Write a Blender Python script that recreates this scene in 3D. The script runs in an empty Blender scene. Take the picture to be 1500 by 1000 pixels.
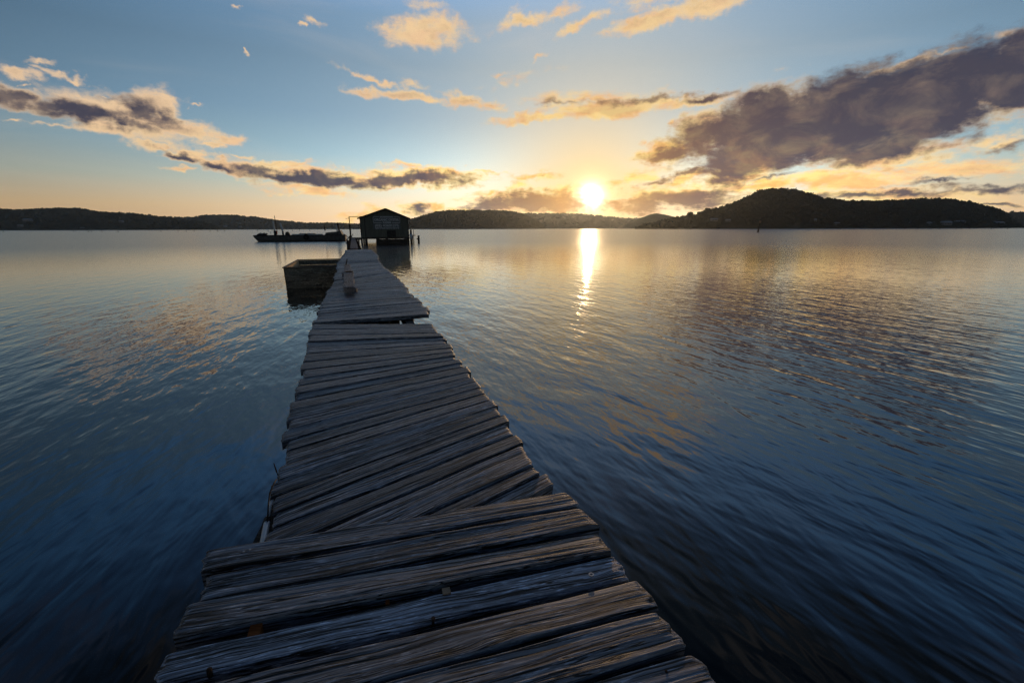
import bpy, math, random
import numpy as np
from mathutils import Vector, Matrix

random.seed(7)
RNG = np.random.default_rng(7)
R = math.radians
sc = bpy.context.scene
COL = sc.collection

# ------------------------------------------------------------------ camera
CAM_H = 1.95                      # above the water
DECK = 0.80                       # deck of the jetty above the water
F = 667.0                         # focal length in photo pixels (16 mm on 36 mm, 1500 px wide)
PITCH = math.atan((500 - 334.6) / F)
ROLL = R(0.15)
fwd = Vector((0, math.cos(PITCH), -math.sin(PITCH)))
up0 = Vector((0, math.sin(PITCH), math.cos(PITCH)))
right0 = Vector((1, 0, 0))
upv = up0 * math.cos(ROLL) + right0 * math.sin(ROLL)
rgt = right0 * math.cos(ROLL) - up0 * math.sin(ROLL)
CAM = Vector((0, 0, CAM_H))
cd = bpy.data.cameras.new('camera')
cd.lens = 36.0 * F / 1500.0
cd.sensor_width = 36.0
cd.sensor_fit = 'HORIZONTAL'
cd.clip_start = 0.05
cd.clip_end = 20000
cam = bpy.data.objects.new('camera', cd)
m3 = Matrix((rgt, upv, -fwd)).transposed()
cam.matrix_world = Matrix.Translation(CAM) @ m3.to_4x4()
COL.objects.link(cam)
sc.camera = cam


def ray(x, y):
    return fwd + rgt * ((x - 750) / F) + upv * ((500 - y) / F)


def P(x, y, z=0.0):
    """world point of the horizontal plane z seen at photo pixel x, y"""
    d = ray(x, y)
    t = (z - CAM_H) / d.z
    return CAM + d * t


def D(x, y, Y):
    """world point at distance Y ahead seen at photo pixel x, y"""
    d = ray(x, y)
    return CAM + d * (Y / d.y)


def azel(x, y):
    d = ray(x, y).normalized()
    return math.degrees(math.atan2(d.x, d.y)), math.degrees(math.asin(d.z))


# ------------------------------------------------------------------ light, exposure
sc.view_settings.view_transform = 'Standard'
sc.view_settings.look = 'None'
sc.view_settings.exposure = 0.0
sc.view_settings.gamma = 1.0
sc.cycles.use_denoising = True
sc.cycles.denoising_input_passes = 'RGB_ALBEDO_NORMAL'
sc.cycles.denoising_prefilter = 'FAST'
sc.cycles.use_adaptive_sampling = True
sc.cycles.adaptive_threshold = 0.006
sc.cycles.max_bounces = 6
sc.cycles.diffuse_bounces = 2
sc.cycles.glossy_bounces = 3
sc.cycles.transmission_bounces = 2
sc.cycles.volume_bounces = 0
sc.cycles.sample_clamp_indirect = 3.0
sc.cycles.sample_clamp_direct = 12.0
sc.cycles.caustics_reflective = False
sc.cycles.caustics_refractive = False

SUN_AZ, SUN_EL = azel(865, 289)
sun_dir = Vector((math.sin(R(SUN_AZ)) * math.cos(R(SUN_EL)), math.cos(R(SUN_AZ)) * math.cos(R(SUN_EL)), math.sin(R(SUN_EL))))
sl = bpy.data.lights.new('sun', 'SUN')
sl.energy = 0.8
sl.angle = R(0.6)
sl.color = (1.0, 0.62, 0.30)
so = bpy.data.objects.new('sun', sl)
so.rotation_euler = sun_dir.to_track_quat('Z', 'Y').to_euler()
so.location = (0, 0, 50)
COL.objects.link(so)


def srgb(r, g, b):
    def c(v):
        v /= 255.0
        return v / 12.92 if v <= 0.04045 else ((v + 0.055) / 1.055) ** 2.4
    return (c(r), c(g), c(b), 1.0)


# ------------------------------------------------------------------ node helper
class NT:
    def __init__(self, tree):
        self.t = tree
        self.n = tree.nodes
        self.l = tree.links

    def link(self, a, b):
        self.l.new(a, b)

    def put(self, sock, v):
        if isinstance(v, bpy.types.NodeSocket):
            self.l.new(v, sock)
        else:
            sock.default_value = v

    def math(self, op, a, b=None, c=None, clamp=False):
        n = self.n.new('ShaderNodeMath')
        n.operation = op
        n.use_clamp = clamp
        self.put(n.inputs[0], a)
        if b is not None:
            self.put(n.inputs[1], b)
        if c is not None:
            self.put(n.inputs[2], c)
        return n.outputs[0]

    def vmath(self, op, a, b=None, scale=None, out=0):
        n = self.n.new('ShaderNodeVectorMath')
        n.operation = op
        self.put(n.inputs[0], a)
        if b is not None:
            self.put(n.inputs[1], b)
        if scale is not None:
            self.put(n.inputs['Scale'], scale)
        return n.outputs['Value'] if op in ('LENGTH', 'DOT_PRODUCT', 'DISTANCE') else n.outputs[0]

    def noise(self, vec, scale, detail=4, rough=0.5, dim='3D', lac=2.0, dist=0.0, out='Fac'):
        n = self.n.new('ShaderNodeTexNoise')
        n.noise_dimensions = dim
        if vec is not None:
            self.put(n.inputs['Vector'], vec)
        n.inputs['Scale'].default_value = scale
        n.inputs['Detail'].default_value = detail
        n.inputs['Roughness'].default_value = rough
        n.inputs['Lacunarity'].default_value = lac
        n.inputs['Distortion'].default_value = dist
        return n.outputs[out]

    def mix(self, f, a, b, mode='MIX'):
        n = self.n.new('ShaderNodeMix')
        n.data_type = 'RGBA'
        n.blend_type = mode
        self.put(n.inputs[0], f)
        self.put(n.inputs[6], a)
        self.put(n.inputs[7], b)
        return n.outputs[2]

    def ramp(self, f, pts, interp='LINEAR'):
        n = self.n.new('ShaderNodeValToRGB')
        n.color_ramp.interpolation = interp
        e = n.color_ramp.elements
        while len(e) < len(pts):
            e.new(0.5)
        for i, (p, c) in enumerate(sorted(pts, key=lambda q: q[0])):
            e[i].position = p
            e[i].color = c if len(c) == 4 else (*c, 1)
        self.put(n.inputs[0], f)
        return n.outputs[0]

    def smooth(self, v, a, b, lo=0.0, hi=1.0):
        n = self.n.new('ShaderNodeMapRange')
        n.interpolation_type = 'SMOOTHSTEP'
        self.put(n.inputs[0], v)
        n.inputs[1].default_value = a
        n.inputs[2].default_value = b
        n.inputs[3].default_value = lo
        n.inputs[4].default_value = hi
        return n.outputs[0]

    def lin(self, v, a, b, lo=0.0, hi=1.0):
        n = self.n.new('ShaderNodeMapRange')
        self.put(n.inputs[0], v)
        n.inputs[1].default_value = a
        n.inputs[2].default_value = b
        n.inputs[3].default_value = lo
        n.inputs[4].default_value = hi
        return n.outputs[0]

    def mapping(self, vec, loc=(0, 0, 0), rot=(0, 0, 0), scale=(1, 1, 1), kind='POINT'):
        n = self.n.new('ShaderNodeMapping')
        n.vector_type = kind
        self.put(n.inputs['Vector'], vec)
        n.inputs['Location'].default_value = loc
        n.inputs['Rotation'].default_value = rot
        n.inputs['Scale'].default_value = scale
        return n.outputs[0]


# ------------------------------------------------------------------ sky (world)
# bright cloud lobes and grey cloud cores, laid out by compass bearing and height in the sky
BRIGHT = [
    (18, 105, 42, 8, 8, 1.0), (62, 91, 26, 4, 6, .7), (88, 108, 42, 5, 14, .8), (112, 113, 18, 5, 4, .9), (37, 121, 8, 3, 0, .8),
    (40, 146, 90, 17, 8, 1.3), (130, 166, 80, 17, 12, 1.3), (150, 138, 9, 4, 0, .8), (190, 165, 70, 24, 15, 1.3), (235, 160, 48, 24, 22, 1.3), (262, 184, 62, 20, 14, 1.3),
    (240, 145, 40, 7, 22, .9),
    (165, 190, 60, 11, 14, 1.1), (325, 203, 26, 9, 0, 1.1), (305, 212, 42, 6, -2, .9), (20, 178, 24, 3, 3, .7), (90, 185, 60, 3, 4, .6), (296, 155, 14, 2, 0, .7),
    (225, 214, 36, 6, 6, 1.1), (275, 230, 56, 12, 17, 1.3), (330, 245, 62, 12, 12, 1.3), (410, 240, 52, 5, -3, .9), (365, 231, 26, 3, 3, .7),
    (470, 260, 110, 16, 4, 1.6), (600, 262, 110, 14, -2, 1.6), (390, 252, 90, 13, 8, 1.4), (190, 178, 110, 26, 16, 1.4), (450, 280, 62, 9, 6, 1.1), (255, 247, 22, 4, 0, .8), (600, 246, 44, 4, 2, .7),
    (366, 77, 6, 5, 0, .9), (461, 29, 15, 6, 20, .9), (443, 34, 6, 4, 0, .8), (346, 10, 5, 3, 0, .5),
    (618, 46, 58, 25, 0, 1.25), (650, 40, 28, 22, 0, 1.0), (575, 42, 26, 10, 10, .7), (630, 8, 26, 10, 0, .45),
    (770, 28, 46, 9, -16, 1.0), (815, 18, 34, 10, -30, .7), (845, 38, 42, 9, -32, .9), (868, 28, 30, 8, -25, .7), (740, 28, 30, 8, -35, .5),
    (960, 28, 80, 14, -24, 1.2), (1030, 8, 80, 16, -14, 1.2), (905, 50, 30, 6, -20, .5), (1000, -30, 120, 30, -14, 1.0),
    (789, 89, 14, 5, -25, .6), (735, 110, 16, 4, -10, .45), (765, 116, 50, 7, -14, .3),
    (545, 116, 56, 5, 16, .9), (600, 128, 26, 7, 10, .7), (540, 135, 30, 8, 6, 1.1), (600, 143, 70, 7, 10, 1.1), (695, 148, 46, 11, 8, 1.2),
    (1010, 146, 96, 11, -7, 1.2), (900, 158, 120, 15, -7, 1.3), (790, 174, 76, 7, -5, 1.2), (870, 145, 120, 10, -4, .7),
    (785, 259, 40, 7, 0, .9), (993, 177, 12, 7, -20, .7), (945, 208, 8, 5, 0, .5), (720, 252, 40, 3, 2, .6),
    (520, 318, 40, 9, -8, .9), (545, 308, 24, 8, -10, .8), (610, 306, 26, 14, 0, 1.2), (640, 305, 22, 12, 20, 1.1), (680, 306, 24, 9, 0, 1.0), (770, 294, 88, 17, 2, 1.3), (718, 280, 18, 6, -20, .9), (760, 272, 16, 8, 0, .9), (830, 285, 40, 10, 0, 1.0),
    (975, 222, 50, 18, -20, 1.2), (1035, 190, 60, 36, -25, 1.4), (1120, 180, 90, 50, -14, 1.6), (1230, 180, 140, 56, -14, 1.7), (1370, 148, 140, 54, -20, 1.7), (1490, 112, 90, 56, -24, 1.7),
    (1290, 232, 120, 22, -8, 1.4), (1090, 248, 90, 26, -18, 1.3),
    (1300, 103, 46, 6, -18, 1.0), (1345, 88, 40, 6, -14, 1.0), (1385, 76, 30, 4, -4, .8), (1265, 122, 26, 4, -14, .7), (1470, 62, 36, 7, -24, .9), (1455, 50, 26, 6, -20, .6),
    (1250, 262, 200, 13, -4, 1.0), (1420, 246, 130, 16, -4, 1.0), (990, 288, 110, 18, -4, 1.2), (1320, 284, 210, 12, 0, 1.1), (1460, 210, 90, 12, -14, .9), (1460, 300, 90, 8, 2, 1.0), (1000, 262, 60, 10, -18, 1.0), (930, 262, 60, 9, -16, .8), (1120, 272, 90, 12, -8, 1.0),
    (1180, 300, 120, 8, -4, .8),
]
DARK = [
    (25, 145, 85, 14, 8, 1.2), (120, 165, 84, 15, 12, 1.2), (185, 180, 60, 13, 12, 1.0), (205, 162, 40, 17, 25, 1.0), (240, 168, 36, 12, 15, .7), (160, 141, 26, 6, 0, .5),
    (262, 229, 40, 7, 20, .9), (305, 243, 44, 7, 14, .9), (455, 263, 95, 11, 6, 1.5), (600, 264, 95, 10, -2, 1.4), (370, 250, 50, 7, 10, .9), (470, 252, 50, 5, 0, .6), (400, 252, 60, 4, 2, .6),
    (1040, 140, 62, 7, -8, .9), (930, 146, 110, 6, -7, .6), (830, 152, 60, 4, -6, .4), (708, 148, 14, 5, 8, .4),
    (790, 296, 84, 15, 2, 1.5), (725, 298, 44, 12, 0, 1.4), (612, 308, 20, 12, 0, 1.2), (655, 316, 50, 7, 0, .7), (790, 259, 12, 3, 0, .4),
    (975, 226, 46, 13, -18, .9), (1030, 202, 68, 34, -20, 1.2), (1110, 182, 94, 46, -14, 1.8), (1230, 171, 140, 58, -14, 2.1), (1370, 139, 150, 58, -20, 2.1), (1160, 212, 120, 36, -14, 1.7), (1300, 190, 150, 46, -12, 1.9), (1085, 232, 80, 34, -16, 1.5), (1500, 100, 95, 58, -24, 1.8),
    (1290, 226, 120, 18, -10, 1.1), (1090, 246, 80, 22, -20, 1.0), (1470, 215, 80, 8, -10, .6),
    (960, 266, 30, 6, -20, .8), (1005, 254, 40, 6, -18, .8), (1000, 292, 90, 15, -4, 1.2), (940, 300, 70, 13, 0, 1.2), (1290, 284, 150, 6, -6, .9), (1440, 276, 90, 7, -6, .9), (1180, 292, 90, 6, -8, .8), (1460, 300, 80, 5, 2, .8), (1380, 262, 90, 5, -6, .7), (1130, 262, 70, 5, -10, .7),
]

world = bpy.data.worlds.new('World')
sc.world = world
world.use_nodes = True
wt = world.node_tree
wt.nodes.clear()
W = NT(wt)
tc = wt.nodes.new('ShaderNodeTexCoord')
dirv = W.vmath('NORMALIZE', tc.outputs['Generated'])
sep = wt.nodes.new('ShaderNodeSeparateXYZ')
W.link(dirv, sep.inputs[0])
DX, DY, DZ = sep.outputs
el = W.math('MULTIPLY', W.math('ARCSINE', DZ), 180 / math.pi)
az = W.math('MULTIPLY', W.math('ARCTAN2', DX, DY), 180 / math.pi)
comb = wt.nodes.new('ShaderNodeCombineXYZ')
W.link(az, comb.inputs[0])
W.link(el, comb.inputs[1])
SKYP = comb.outputs[0]
cosang = W.vmath('DOT_PRODUCT', dirv, tuple(sun_dir))
theta = W.math('MULTIPLY', W.math('ARCCOSINE', W.math('MINIMUM', cosang, 0.9999999)), 180 / math.pi)

# clear-air colour by height
base = W.ramp(W.lin(el, -2, 60), [
    (0.0, srgb(196, 142, 88)), (2 / 62, srgb(206, 156, 98)), (4.4 / 62, srgb(200, 166, 116)), (7 / 62, srgb(154, 160, 146)), (10 / 62, srgb(114, 144, 157)),
    (14 / 62, srgb(86, 120, 146)), (19 / 62, srgb(62, 98, 128)), (23 / 62, srgb(60, 102, 140)), (28 / 62, srgb(56, 124, 188)), (35 / 62, srgb(22, 76, 132)), (42 / 62, srgb(8, 30, 52)), (1.0, srgb(9, 24, 42))])
# the far side of the sky from the sun is dimmer
back = W.smooth(cosang, 0.05, 0.90, 0.28, 1.14)
lowback = W.smooth(el, 8.0, 26.0, 1.0, 0.0)
back = W.math('ADD', W.math('MULTIPLY', back, W.math('SUBTRACT', 1.0, lowback)), W.math('MULTIPLY', W.math('MAXIMUM', back, 0.85), lowback))
base = W.mix(1.0, base, W.vmath('SCALE', (1.0, 1.0, 1.0), scale=back), 'MULTIPLY')
wide = W.math('MULTIPLY', W.math('EXPONENT', W.math('MULTIPLY', theta, -1 / 23.0)), W.smooth(el, 26, 50, 1.0, 0.1))
sky = W.mix(W.math('MULTIPLY', wide, 0.70), base, (0.76, 0.95, 0.99, 1), 'ADD')
warm = W.math('EXPONENT', W.math('MULTIPLY', W.math('POWER', W.math('DIVIDE', theta, 12.2), 1.5), -1.0))
sky = W.mix(W.math('MULTIPLY', warm, 0.93), sky, (0.90, 0.58, 0.20, 1))
nish = wt.nodes.new('ShaderNodeTexSky')
nish.sky_type = 'NISHITA'
nish.sun_disc = False
nish.sun_elevation = R(SUN_EL)
nish.sun_rotation = R(SUN_AZ)
nish.air_density = 1.0
nish.dust_density = 1.2
sky = W.mix(0.001, sky, nish.outputs[0], 'ADD')

# thin high veil
veil_n = W.noise(W.mapping(SKYP, rot=(0, 0, R(14)), scale=(0.35, 1.6, 1)), 0.10, 6, 0.55, dist=0.6)

# cloud texture on a flat cloud layer seen in perspective
zz = W.math('ADD', W.math('MAXIMUM', DZ, 0.0), 0.22)
cz = wt.nodes.new('ShaderNodeCombineXYZ')
W.link(W.math('DIVIDE', DX, zz), cz.inputs[0])
W.link(W.math('DIVIDE', DY, zz), cz.inputs[1])
CP = cz.outputs[0]
n_mid = W.noise(CP, 5.5, 9, 0.64, dist=0.3)
n_fine = W.noise(W.mapping(SKYP, scale=(0.75, 1.35, 1)), 0.75, 9, 0.66, dist=0.15)
wcol = W.noise(CP, 3.2, 3, 0.5, out='Color')
warp = W.vmath('MULTIPLY', W.vmath('SUBTRACT', wcol, (0.5, 0.5, 0.5)), (5.0, 2.2, 0.0))
wcol2 = W.noise(SKYP, 0.8, 4, 0.55, out='Color')
warp2 = W.vmath('MULTIPLY', W.vmath('SUBTRACT', wcol2, (0.5, 0.5, 0.5)), (2.6, 1.5, 0.0))
WP = W.vmath('ADD', W.vmath('ADD', SKYP, warp), warp2)


def lobes(lst, after=None):
    acc = None
    WQ = WP if after is None else W.vmath('MULTIPLY_ADD', after, (1e-8, 1e-8, 1e-8))
    if after is not None:
        W.link(WP, WQ.node.inputs[2])
    for num, (cx, cy, rx, ry, ang, w) in enumerate(lst):
        if num % 8 == 7:
            # evaluated in small batches, one after the other
            WQ = W.vmath('MULTIPLY_ADD', acc, (1e-8, 1e-8, 1e-8))
            W.link(WP, WQ.node.inputs[2])
        ca, sa = math.cos(R(ang)), math.sin(R(ang))
        c = azel(cx, cy)
        a1 = azel(cx + rx * ca, cy + rx * sa)
        b1 = azel(cx + ry * sa, cy - ry * ca)
        e1 = (a1[0] - c[0], a1[1] - c[1])
        e2 = (b1[0] - c[0], b1[1] - c[1])
        th = math.atan2(e1[1], e1[0])
        s1 = math.hypot(*e1) * 1.25
        s2 = math.hypot(*e2) * 1.3
        q = W.mapping(WQ, loc=(c[0], c[1], 0), rot=(0, 0, th), scale=(s1, s2, 1.0), kind='TEXTURE')
        v = W.math('MULTIPLY_ADD', W.vmath('LENGTH', q), -w, w)
        acc = v if acc is None else W.math('MAXIMUM', acc, v)
    return acc


fA = lobes(BRIGHT)
fB = lobes(DARK, fA)
nn = W.math('ADD', W.math('MULTIPLY', W.math('SUBTRACT', n_mid, 0.5), 1.5), W.math('MULTIPLY', W.math('SUBTRACT', n_fine, 0.5), 1.5))
dA = W.math('ADD', fA, W.math('MULTIPLY', nn, 0.85))
dB = W.math('ADD', fB, W.math('MULTIPLY', nn, 0.80))
alphaA = W.smooth(dA, -0.04, 0.84)
alphaB = W.smooth(dB, 0.02, 0.80)
prox = W.math('EXPONENT', W.math('MULTIPLY', theta, -1 / 13.0))
prox2 = W.math('EXPONENT', W.math('MULTIPLY', theta, -1 / 5.5))
fold0 = W.noise(W.mapping(SKYP, loc=(2.3, 9.1, 0), rot=(0, 0, R(6)), scale=(0.5, 1.6, 1)), 0.45, 6, 0.62, dist=0.4)
lowb = W.math('MULTIPLY', W.smooth(el, 3.0, 13.0, 1.0, 0.0), W.math('MULTIPLY', W.math('EXPONENT', W.math('MULTIPLY', theta, -1 / 30.0)), 1.5))
litc = W.mix(W.math('MINIMUM', W.math('MULTIPLY_ADD', prox, 1.3, lowb), 1.0), srgb(236, 202, 164), W.mix(W.smooth(fold0, 0.40, 0.62), srgb(255, 218, 128), srgb(240, 178, 98)))
drkc = W.mix(W.math('MINIMUM', W.math('MULTIPLY', prox2, 1.9), 1.0), srgb(55, 58, 78), srgb(190, 128, 62))
# billows: the grey cloud takes lighter and darker folds
fold = W.noise(W.mapping(SKYP, loc=(7.3, 2.1, 0), scale=(0.8, 1.3, 1)), 0.30, 7, 0.62, dist=0.4)
# bright cloud: full lit rims, duller inside
inner = W.math('MULTIPLY', W.smooth(dA, 0.45, 1.2), W.smooth(fold, 0.36, 0.60))
litc = W.mix(W.math('MULTIPLY', inner, 0.55), litc, W.mix(0.45, litc, drkc))
drkc = W.mix(W.smooth(fold, 0.42, 0.72), drkc, W.mix(0.20, drkc, litc))
sky = W.mix(W.math('MULTIPLY', W.smooth(veil_n, 0.48, 0.80), 0.16), sky, W.mix(0.35, litc, (0.75, 0.78, 0.8, 1)))
sky = W.mix(alphaA, sky, litc)
sky = W.mix(W.math('MULTIPLY', alphaB, 0.97), sky, drkc)
# the sun behind thin cloud
veilsun = W.math('MULTIPLY_ADD', alphaB, -0.75, 1.0)
g1 = W.math('EXPONENT', W.math('MULTIPLY', W.math('POWER', W.math('DIVIDE', theta, 3.0), 1.3), -1.0))
g2 = W.math('EXPONENT', W.math('MULTIPLY', W.math('POWER', W.math('DIVIDE', theta, 0.78), 1.2), -1.0))
sky = W.mix(W.math('MULTIPLY', W.math('MULTIPLY', g1, 0.24), veilsun), sky, (1.0, 0.66, 0.25, 1), 'ADD')
sky = W.mix(W.math('MULTIPLY', W.math('MULTIPLY', g2, 7.0), veilsun), sky, (1.0, 0.92, 0.70, 1), 'ADD')
# the low sky towards the sun is the brightest part
glow = W.math('MULTIPLY', W.math('MULTIPLY', W.smooth(el, 4.0, 13.0, 1.0, 0.0), W.smooth(theta, 8.0, 54.0, 1.0, 0.0)), W.smooth(theta, 4.0, 16.0, 0.25, 1.0))
sky = W.vmath('SCALE', sky, scale=W.math('MULTIPLY_ADD', glow, 0.50, 1.0))
bg = wt.nodes.new('ShaderNodeBackground')
W.link(sky, bg.inputs[0])
bg.inputs[1].default_value = 1.0
wo = wt.nodes.new('ShaderNodeOutputWorld')
W.link(bg.outputs[0], wo.inputs[0])
world.cycles.sampling_method = 'MANUAL'
world.cycles.sample_map_resolution = 1024


# ------------------------------------------------------------------ materials
def new_mat(name):
    m = bpy.data.materials.new(name)
    m.use_nodes = True
    t = NT(m.node_tree)
    b = m.node_tree.nodes['Principled BSDF']
    return m, t, b


def simple_mat(name, col, rough=0.7, spec=0.3, var=0.35, scale=3.0, metallic=0.0, bump=0.0, stretch=(1, 1, 1)):
    m, t, b = new_mat(name)
    c = m.node_tree.nodes.new('ShaderNodeTexCoord')
    v = t.mapping(c.outputs['Object'], scale=stretch)
    n = t.noise(v, scale, 6, 0.62)
    dark = tuple(x * (1 - var) for x in col[:3]) + (1,)
    lite = tuple(min(1, x * (1 + var)) for x in col[:3]) + (1,)
    t.link(t.ramp(n, [(0.28, dark), (0.72, lite)]), b.inputs['Base Color'])
    b.inputs['Roughness'].default_value = rough
    b.inputs['Specular IOR Level'].default_value = spec
    b.inputs['Metallic'].default_value = metallic
    if bump:
        bn = m.node_tree.nodes.new('ShaderNodeBump')
        bn.inputs['Distance'].default_value = bump
        t.link(n, bn.inputs['Height'])
        t.link(bn.outputs[0], b.inputs['Normal'])
    return m


def plank_mat(name, dark, lite, grain=70.0, bump=0.004, rough=0.55, open_grain=0.0):
    """grey weathered hardwood: grain runs along each plank's own length"""
    m, t, b = new_mat(name)
    nt = m.node_tree
    c = nt.nodes.new('ShaderNodeTexCoord')
    oi = nt.nodes.new('ShaderNodeObjectInfo')
    off = t.vmath('SCALE', (13.1, 7.7, 3.3), scale=oi.outputs['Random'])
    p0 = t.vmath('ADD', c.outputs['Object'], off)
    w = t.noise(t.mapping(p0, scale=(1.5, 5, 5)), 1.0, 3, 0.5, out='Color')
    p = t.vmath('ADD', p0, t.vmath('MULTIPLY', t.vmath('SUBTRACT', w, (0.5, 0.5, 0.5)), (0.05, 0.075, 0.02)))
    g1 = t.noise(t.mapping(p, scale=(2.2, grain, grain)), 1.0, 4, 0.6)
    g2 = t.noise(t.mapping(p, scale=(6.0, grain * 3.1, grain * 3.1)), 1.0, 3, 0.6)
    big = t.noise(t.mapping(p0, scale=(1.3, 6, 6)), 1.0, 5, 0.65)
    fleck = t.noise(t.mapping(p, scale=(16.0, grain * 1.6, grain * 1.6)), 1.0, 3, 0.6)
    g = t.math('ADD', t.math('MULTIPLY', g1, 0.6), t.math('MULTIPLY', g2, 0.4))
    col = t.ramp(g, [(0.38, dark), (0.50, tuple(0.32 * (a + bb) for a, bb in zip(dark, lite))), (0.62, lite)])
    col = t.mix(t.smooth(big, 0.35, 0.7), col, t.mix(0.6, col, lite))
    col = t.mix(t.smooth(fleck, 0.56, 0.68, 0, 0.75), col, tuple(min(1, v * 2.2) for v in lite[:3]) + (1,))  # pale ridge flecks, with silvery highlights put into the colour
    crack = t.smooth(g1, 0.30 + open_grain, 0.37 + open_grain)
    col = t.mix(crack, (0.004, 0.004, 0.005, 1), col)
    # long drying splits
    sp = t.noise(t.mapping(p, scale=(0.9, 26, 26)), 1.0, 3, 0.55)
    split = t.smooth(t.math('ABSOLUTE', t.math('SUBTRACT', sp, 0.5)), 0.003, 0.013)
    col = t.mix(split, (0.003, 0.003, 0.004, 1), col)
    brown = t.noise(t.mapping(p0, scale=(0.9, 3, 3)), 1.7, 4, 0.6)
    col = t.mix(t.smooth(brown, 0.5, 0.75, 0, 0.15), col, (0.085, 0.06, 0.045, 1))
    col = t.mix(1.0, col, oi.outputs['Color'], 'MULTIPLY')
    t.link(col, b.inputs['Base Color'])
    t.link(t.lin(g, 0.3, 0.7, rough + 0.18, rough - 0.12), b.inputs['Roughness'])
    b.inputs['Specular IOR Level'].default_value = 0.45
    h = t.math('ADD', t.math('MULTIPLY', g1, 0.75), t.math('ADD', t.math('MULTIPLY', g2, 0.22), t.math('MULTIPLY', fleck, 0.12)))
    h = t.math('MULTIPLY_ADD', split, 0.5, h)
    bn = nt.nodes.new('ShaderNodeBump')
    bn.inputs['Distance'].default_value = bump
    bn.inputs['Strength'].default_value = 1.0
    t.link(h, bn.inputs['Height'])
    t.link(bn.outputs[0], b.inputs['Normal'])
    return m


M = {}
M['plank'] = plank_mat('weathered_plank', (0.010, 0.010, 0.012, 1), (0.35, 0.385, 0.455, 1), 115, 0.0036, 0.52, 0.115)
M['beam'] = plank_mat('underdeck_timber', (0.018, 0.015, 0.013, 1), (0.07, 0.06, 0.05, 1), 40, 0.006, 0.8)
M['pale_wood'] = plank_mat('bleached_timber', (0.07, 0.065, 0.065, 1), (0.33, 0.31, 0.31, 1), 60, 0.006, 0.75)
M['crate'] = plank_mat('crate_board', (0.13, 0.118, 0.09, 1), (0.34, 0.305, 0.235, 1), 22, 0.003, 0.8)
M['sunlit_tint_wood'] = simple_mat('sunlit_tint_timber', (0.40, 0.12, 0.03), 0.7, 0.3, 0.4, 30, stretch=(1, 6, 6))  # timber with warm sunlight painted into its base colour
M['peg'] = simple_mat('peg_timber', (0.38, 0.27, 0.18), 0.7, 0.3, 0.3, 40)
M['steel'] = simple_mat('galvanised_steel', (0.45, 0.45, 0.46), 0.4, 0.5, 0.3, 60, metallic=0.9)
M['rust'] = simple_mat('rusty_iron', (0.05, 0.028, 0.02), 0.8, 0.3, 0.4, 40, metallic=0.3)
M['pvc'] = simple_mat('grey_white_pipe', (0.62, 0.66, 0.70), 0.35, 0.5, 0.12, 12)
M['rubber'] = simple_mat('black_rubber', (0.012, 0.012, 0.013), 0.7, 0.3, 0.3, 20)
M['shed_wall'] = simple_mat('dark_green_cladding', (0.135, 0.148, 0.125), 0.8, 0.2, 0.35, 2.5, stretch=(6, 6, .5))
M['shed_trim'] = simple_mat('shed_trim', (0.06, 0.06, 0.055), 0.8, 0.2, 0.3, 4)
M['roof'] = simple_mat('rusted_roof_iron', (0.09, 0.05, 0.03), 0.7, 0.3, 0.4, 3, metallic=0.2)
M['sign'] = simple_mat('sign_board', (0.15, 0.175, 0.185), 0.7, 0.2, 0.2, 6)
M['letters'] = simple_mat('faded_white_letters', (0.72, 0.76, 0.78), 0.8, 0.2, 0.15, 9)
M['hull'] = simple_mat('dark_steel_hull', (0.10, 0.105, 0.105), 0.7, 0.3, 0.5, 3)
M['hull_pale'] = simple_mat('worn_hull_paint', (0.09, 0.10, 0.10), 0.7, 0.3, 0.4, 3)
M['pale_blue'] = simple_mat('pale_blue_paint', (0.50, 0.62, 0.70), 0.6, 0.3, 0.2, 6)
M['dark_paint'] = simple_mat('dark_paint', (0.025, 0.026, 0.028), 0.6, 0.3, 0.4, 6)
M['red_paint'] = simple_mat('red_paint', (0.35, 0.05, 0.02), 0.6, 0.3, 0.2, 6)
M['pile'] = simple_mat('wet_pile', (0.032, 0.027, 0.022), 0.75, 0.3, 0.5, 7, stretch=(3, 3, .6), bump=0.01)
M['stake'] = simple_mat('stake_timber', (0.06, 0.05, 0.04), 0.8, 0.2, 0.3, 4)
M['bark'] = simple_mat('bark', (0.06, 0.045, 0.035), 0.9, 0.1, 0.4, 2)
M['house_wall'] = simple_mat('pale_house_wall', (0.22, 0.22, 0.22), 0.8, 0.2, 0.15, .6)
M['house_roof'] = simple_mat('pale_roof_iron', (0.24, 0.29, 0.35), 0.6, 0.3, 0.2, .6)
M['house_window'] = simple_mat('window_glass', (0.03, 0.035, 0.04), 0.15, 0.5, 0.2, 1)


def foliage_mat(name, a, b_):
    m, t, b = new_mat(name)
    c = m.node_tree.nodes.new('ShaderNodeTexCoord')
    n = t.noise(c.outputs['Object'], 0.06, 5, 0.7)
    t.link(t.ramp(n, [(0.3, a), (0.7, b_)]), b.inputs['Base Color'])
    b.inputs['Roughness'].default_value = 0.9
    b.inputs['Specular IOR Level'].default_value = 0.1
    return m


M['forest'] = foliage_mat('forest_leaves', (0.028, 0.032, 0.020, 1), (0.050, 0.055, 0.032, 1))
M['ground'] = foliage_mat('hill_scrub', (0.026, 0.030, 0.018, 1), (0.045, 0.046, 0.028, 1))
M['grass_hill'] = foliage_mat('dry_grass_hill', (0.16, 0.13, 0.07, 1), (0.26, 0.21, 0.11, 1))

# water
m, t, b = new_mat('lake_water')
nt = m.node_tree
geo = nt.nodes.new('ShaderNodeNewGeometry')
pos = geo.outputs['Position']
dist = t.vmath('LENGTH', t.vmath('MULTIPLY', pos, (1, 1, 0)))


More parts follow.
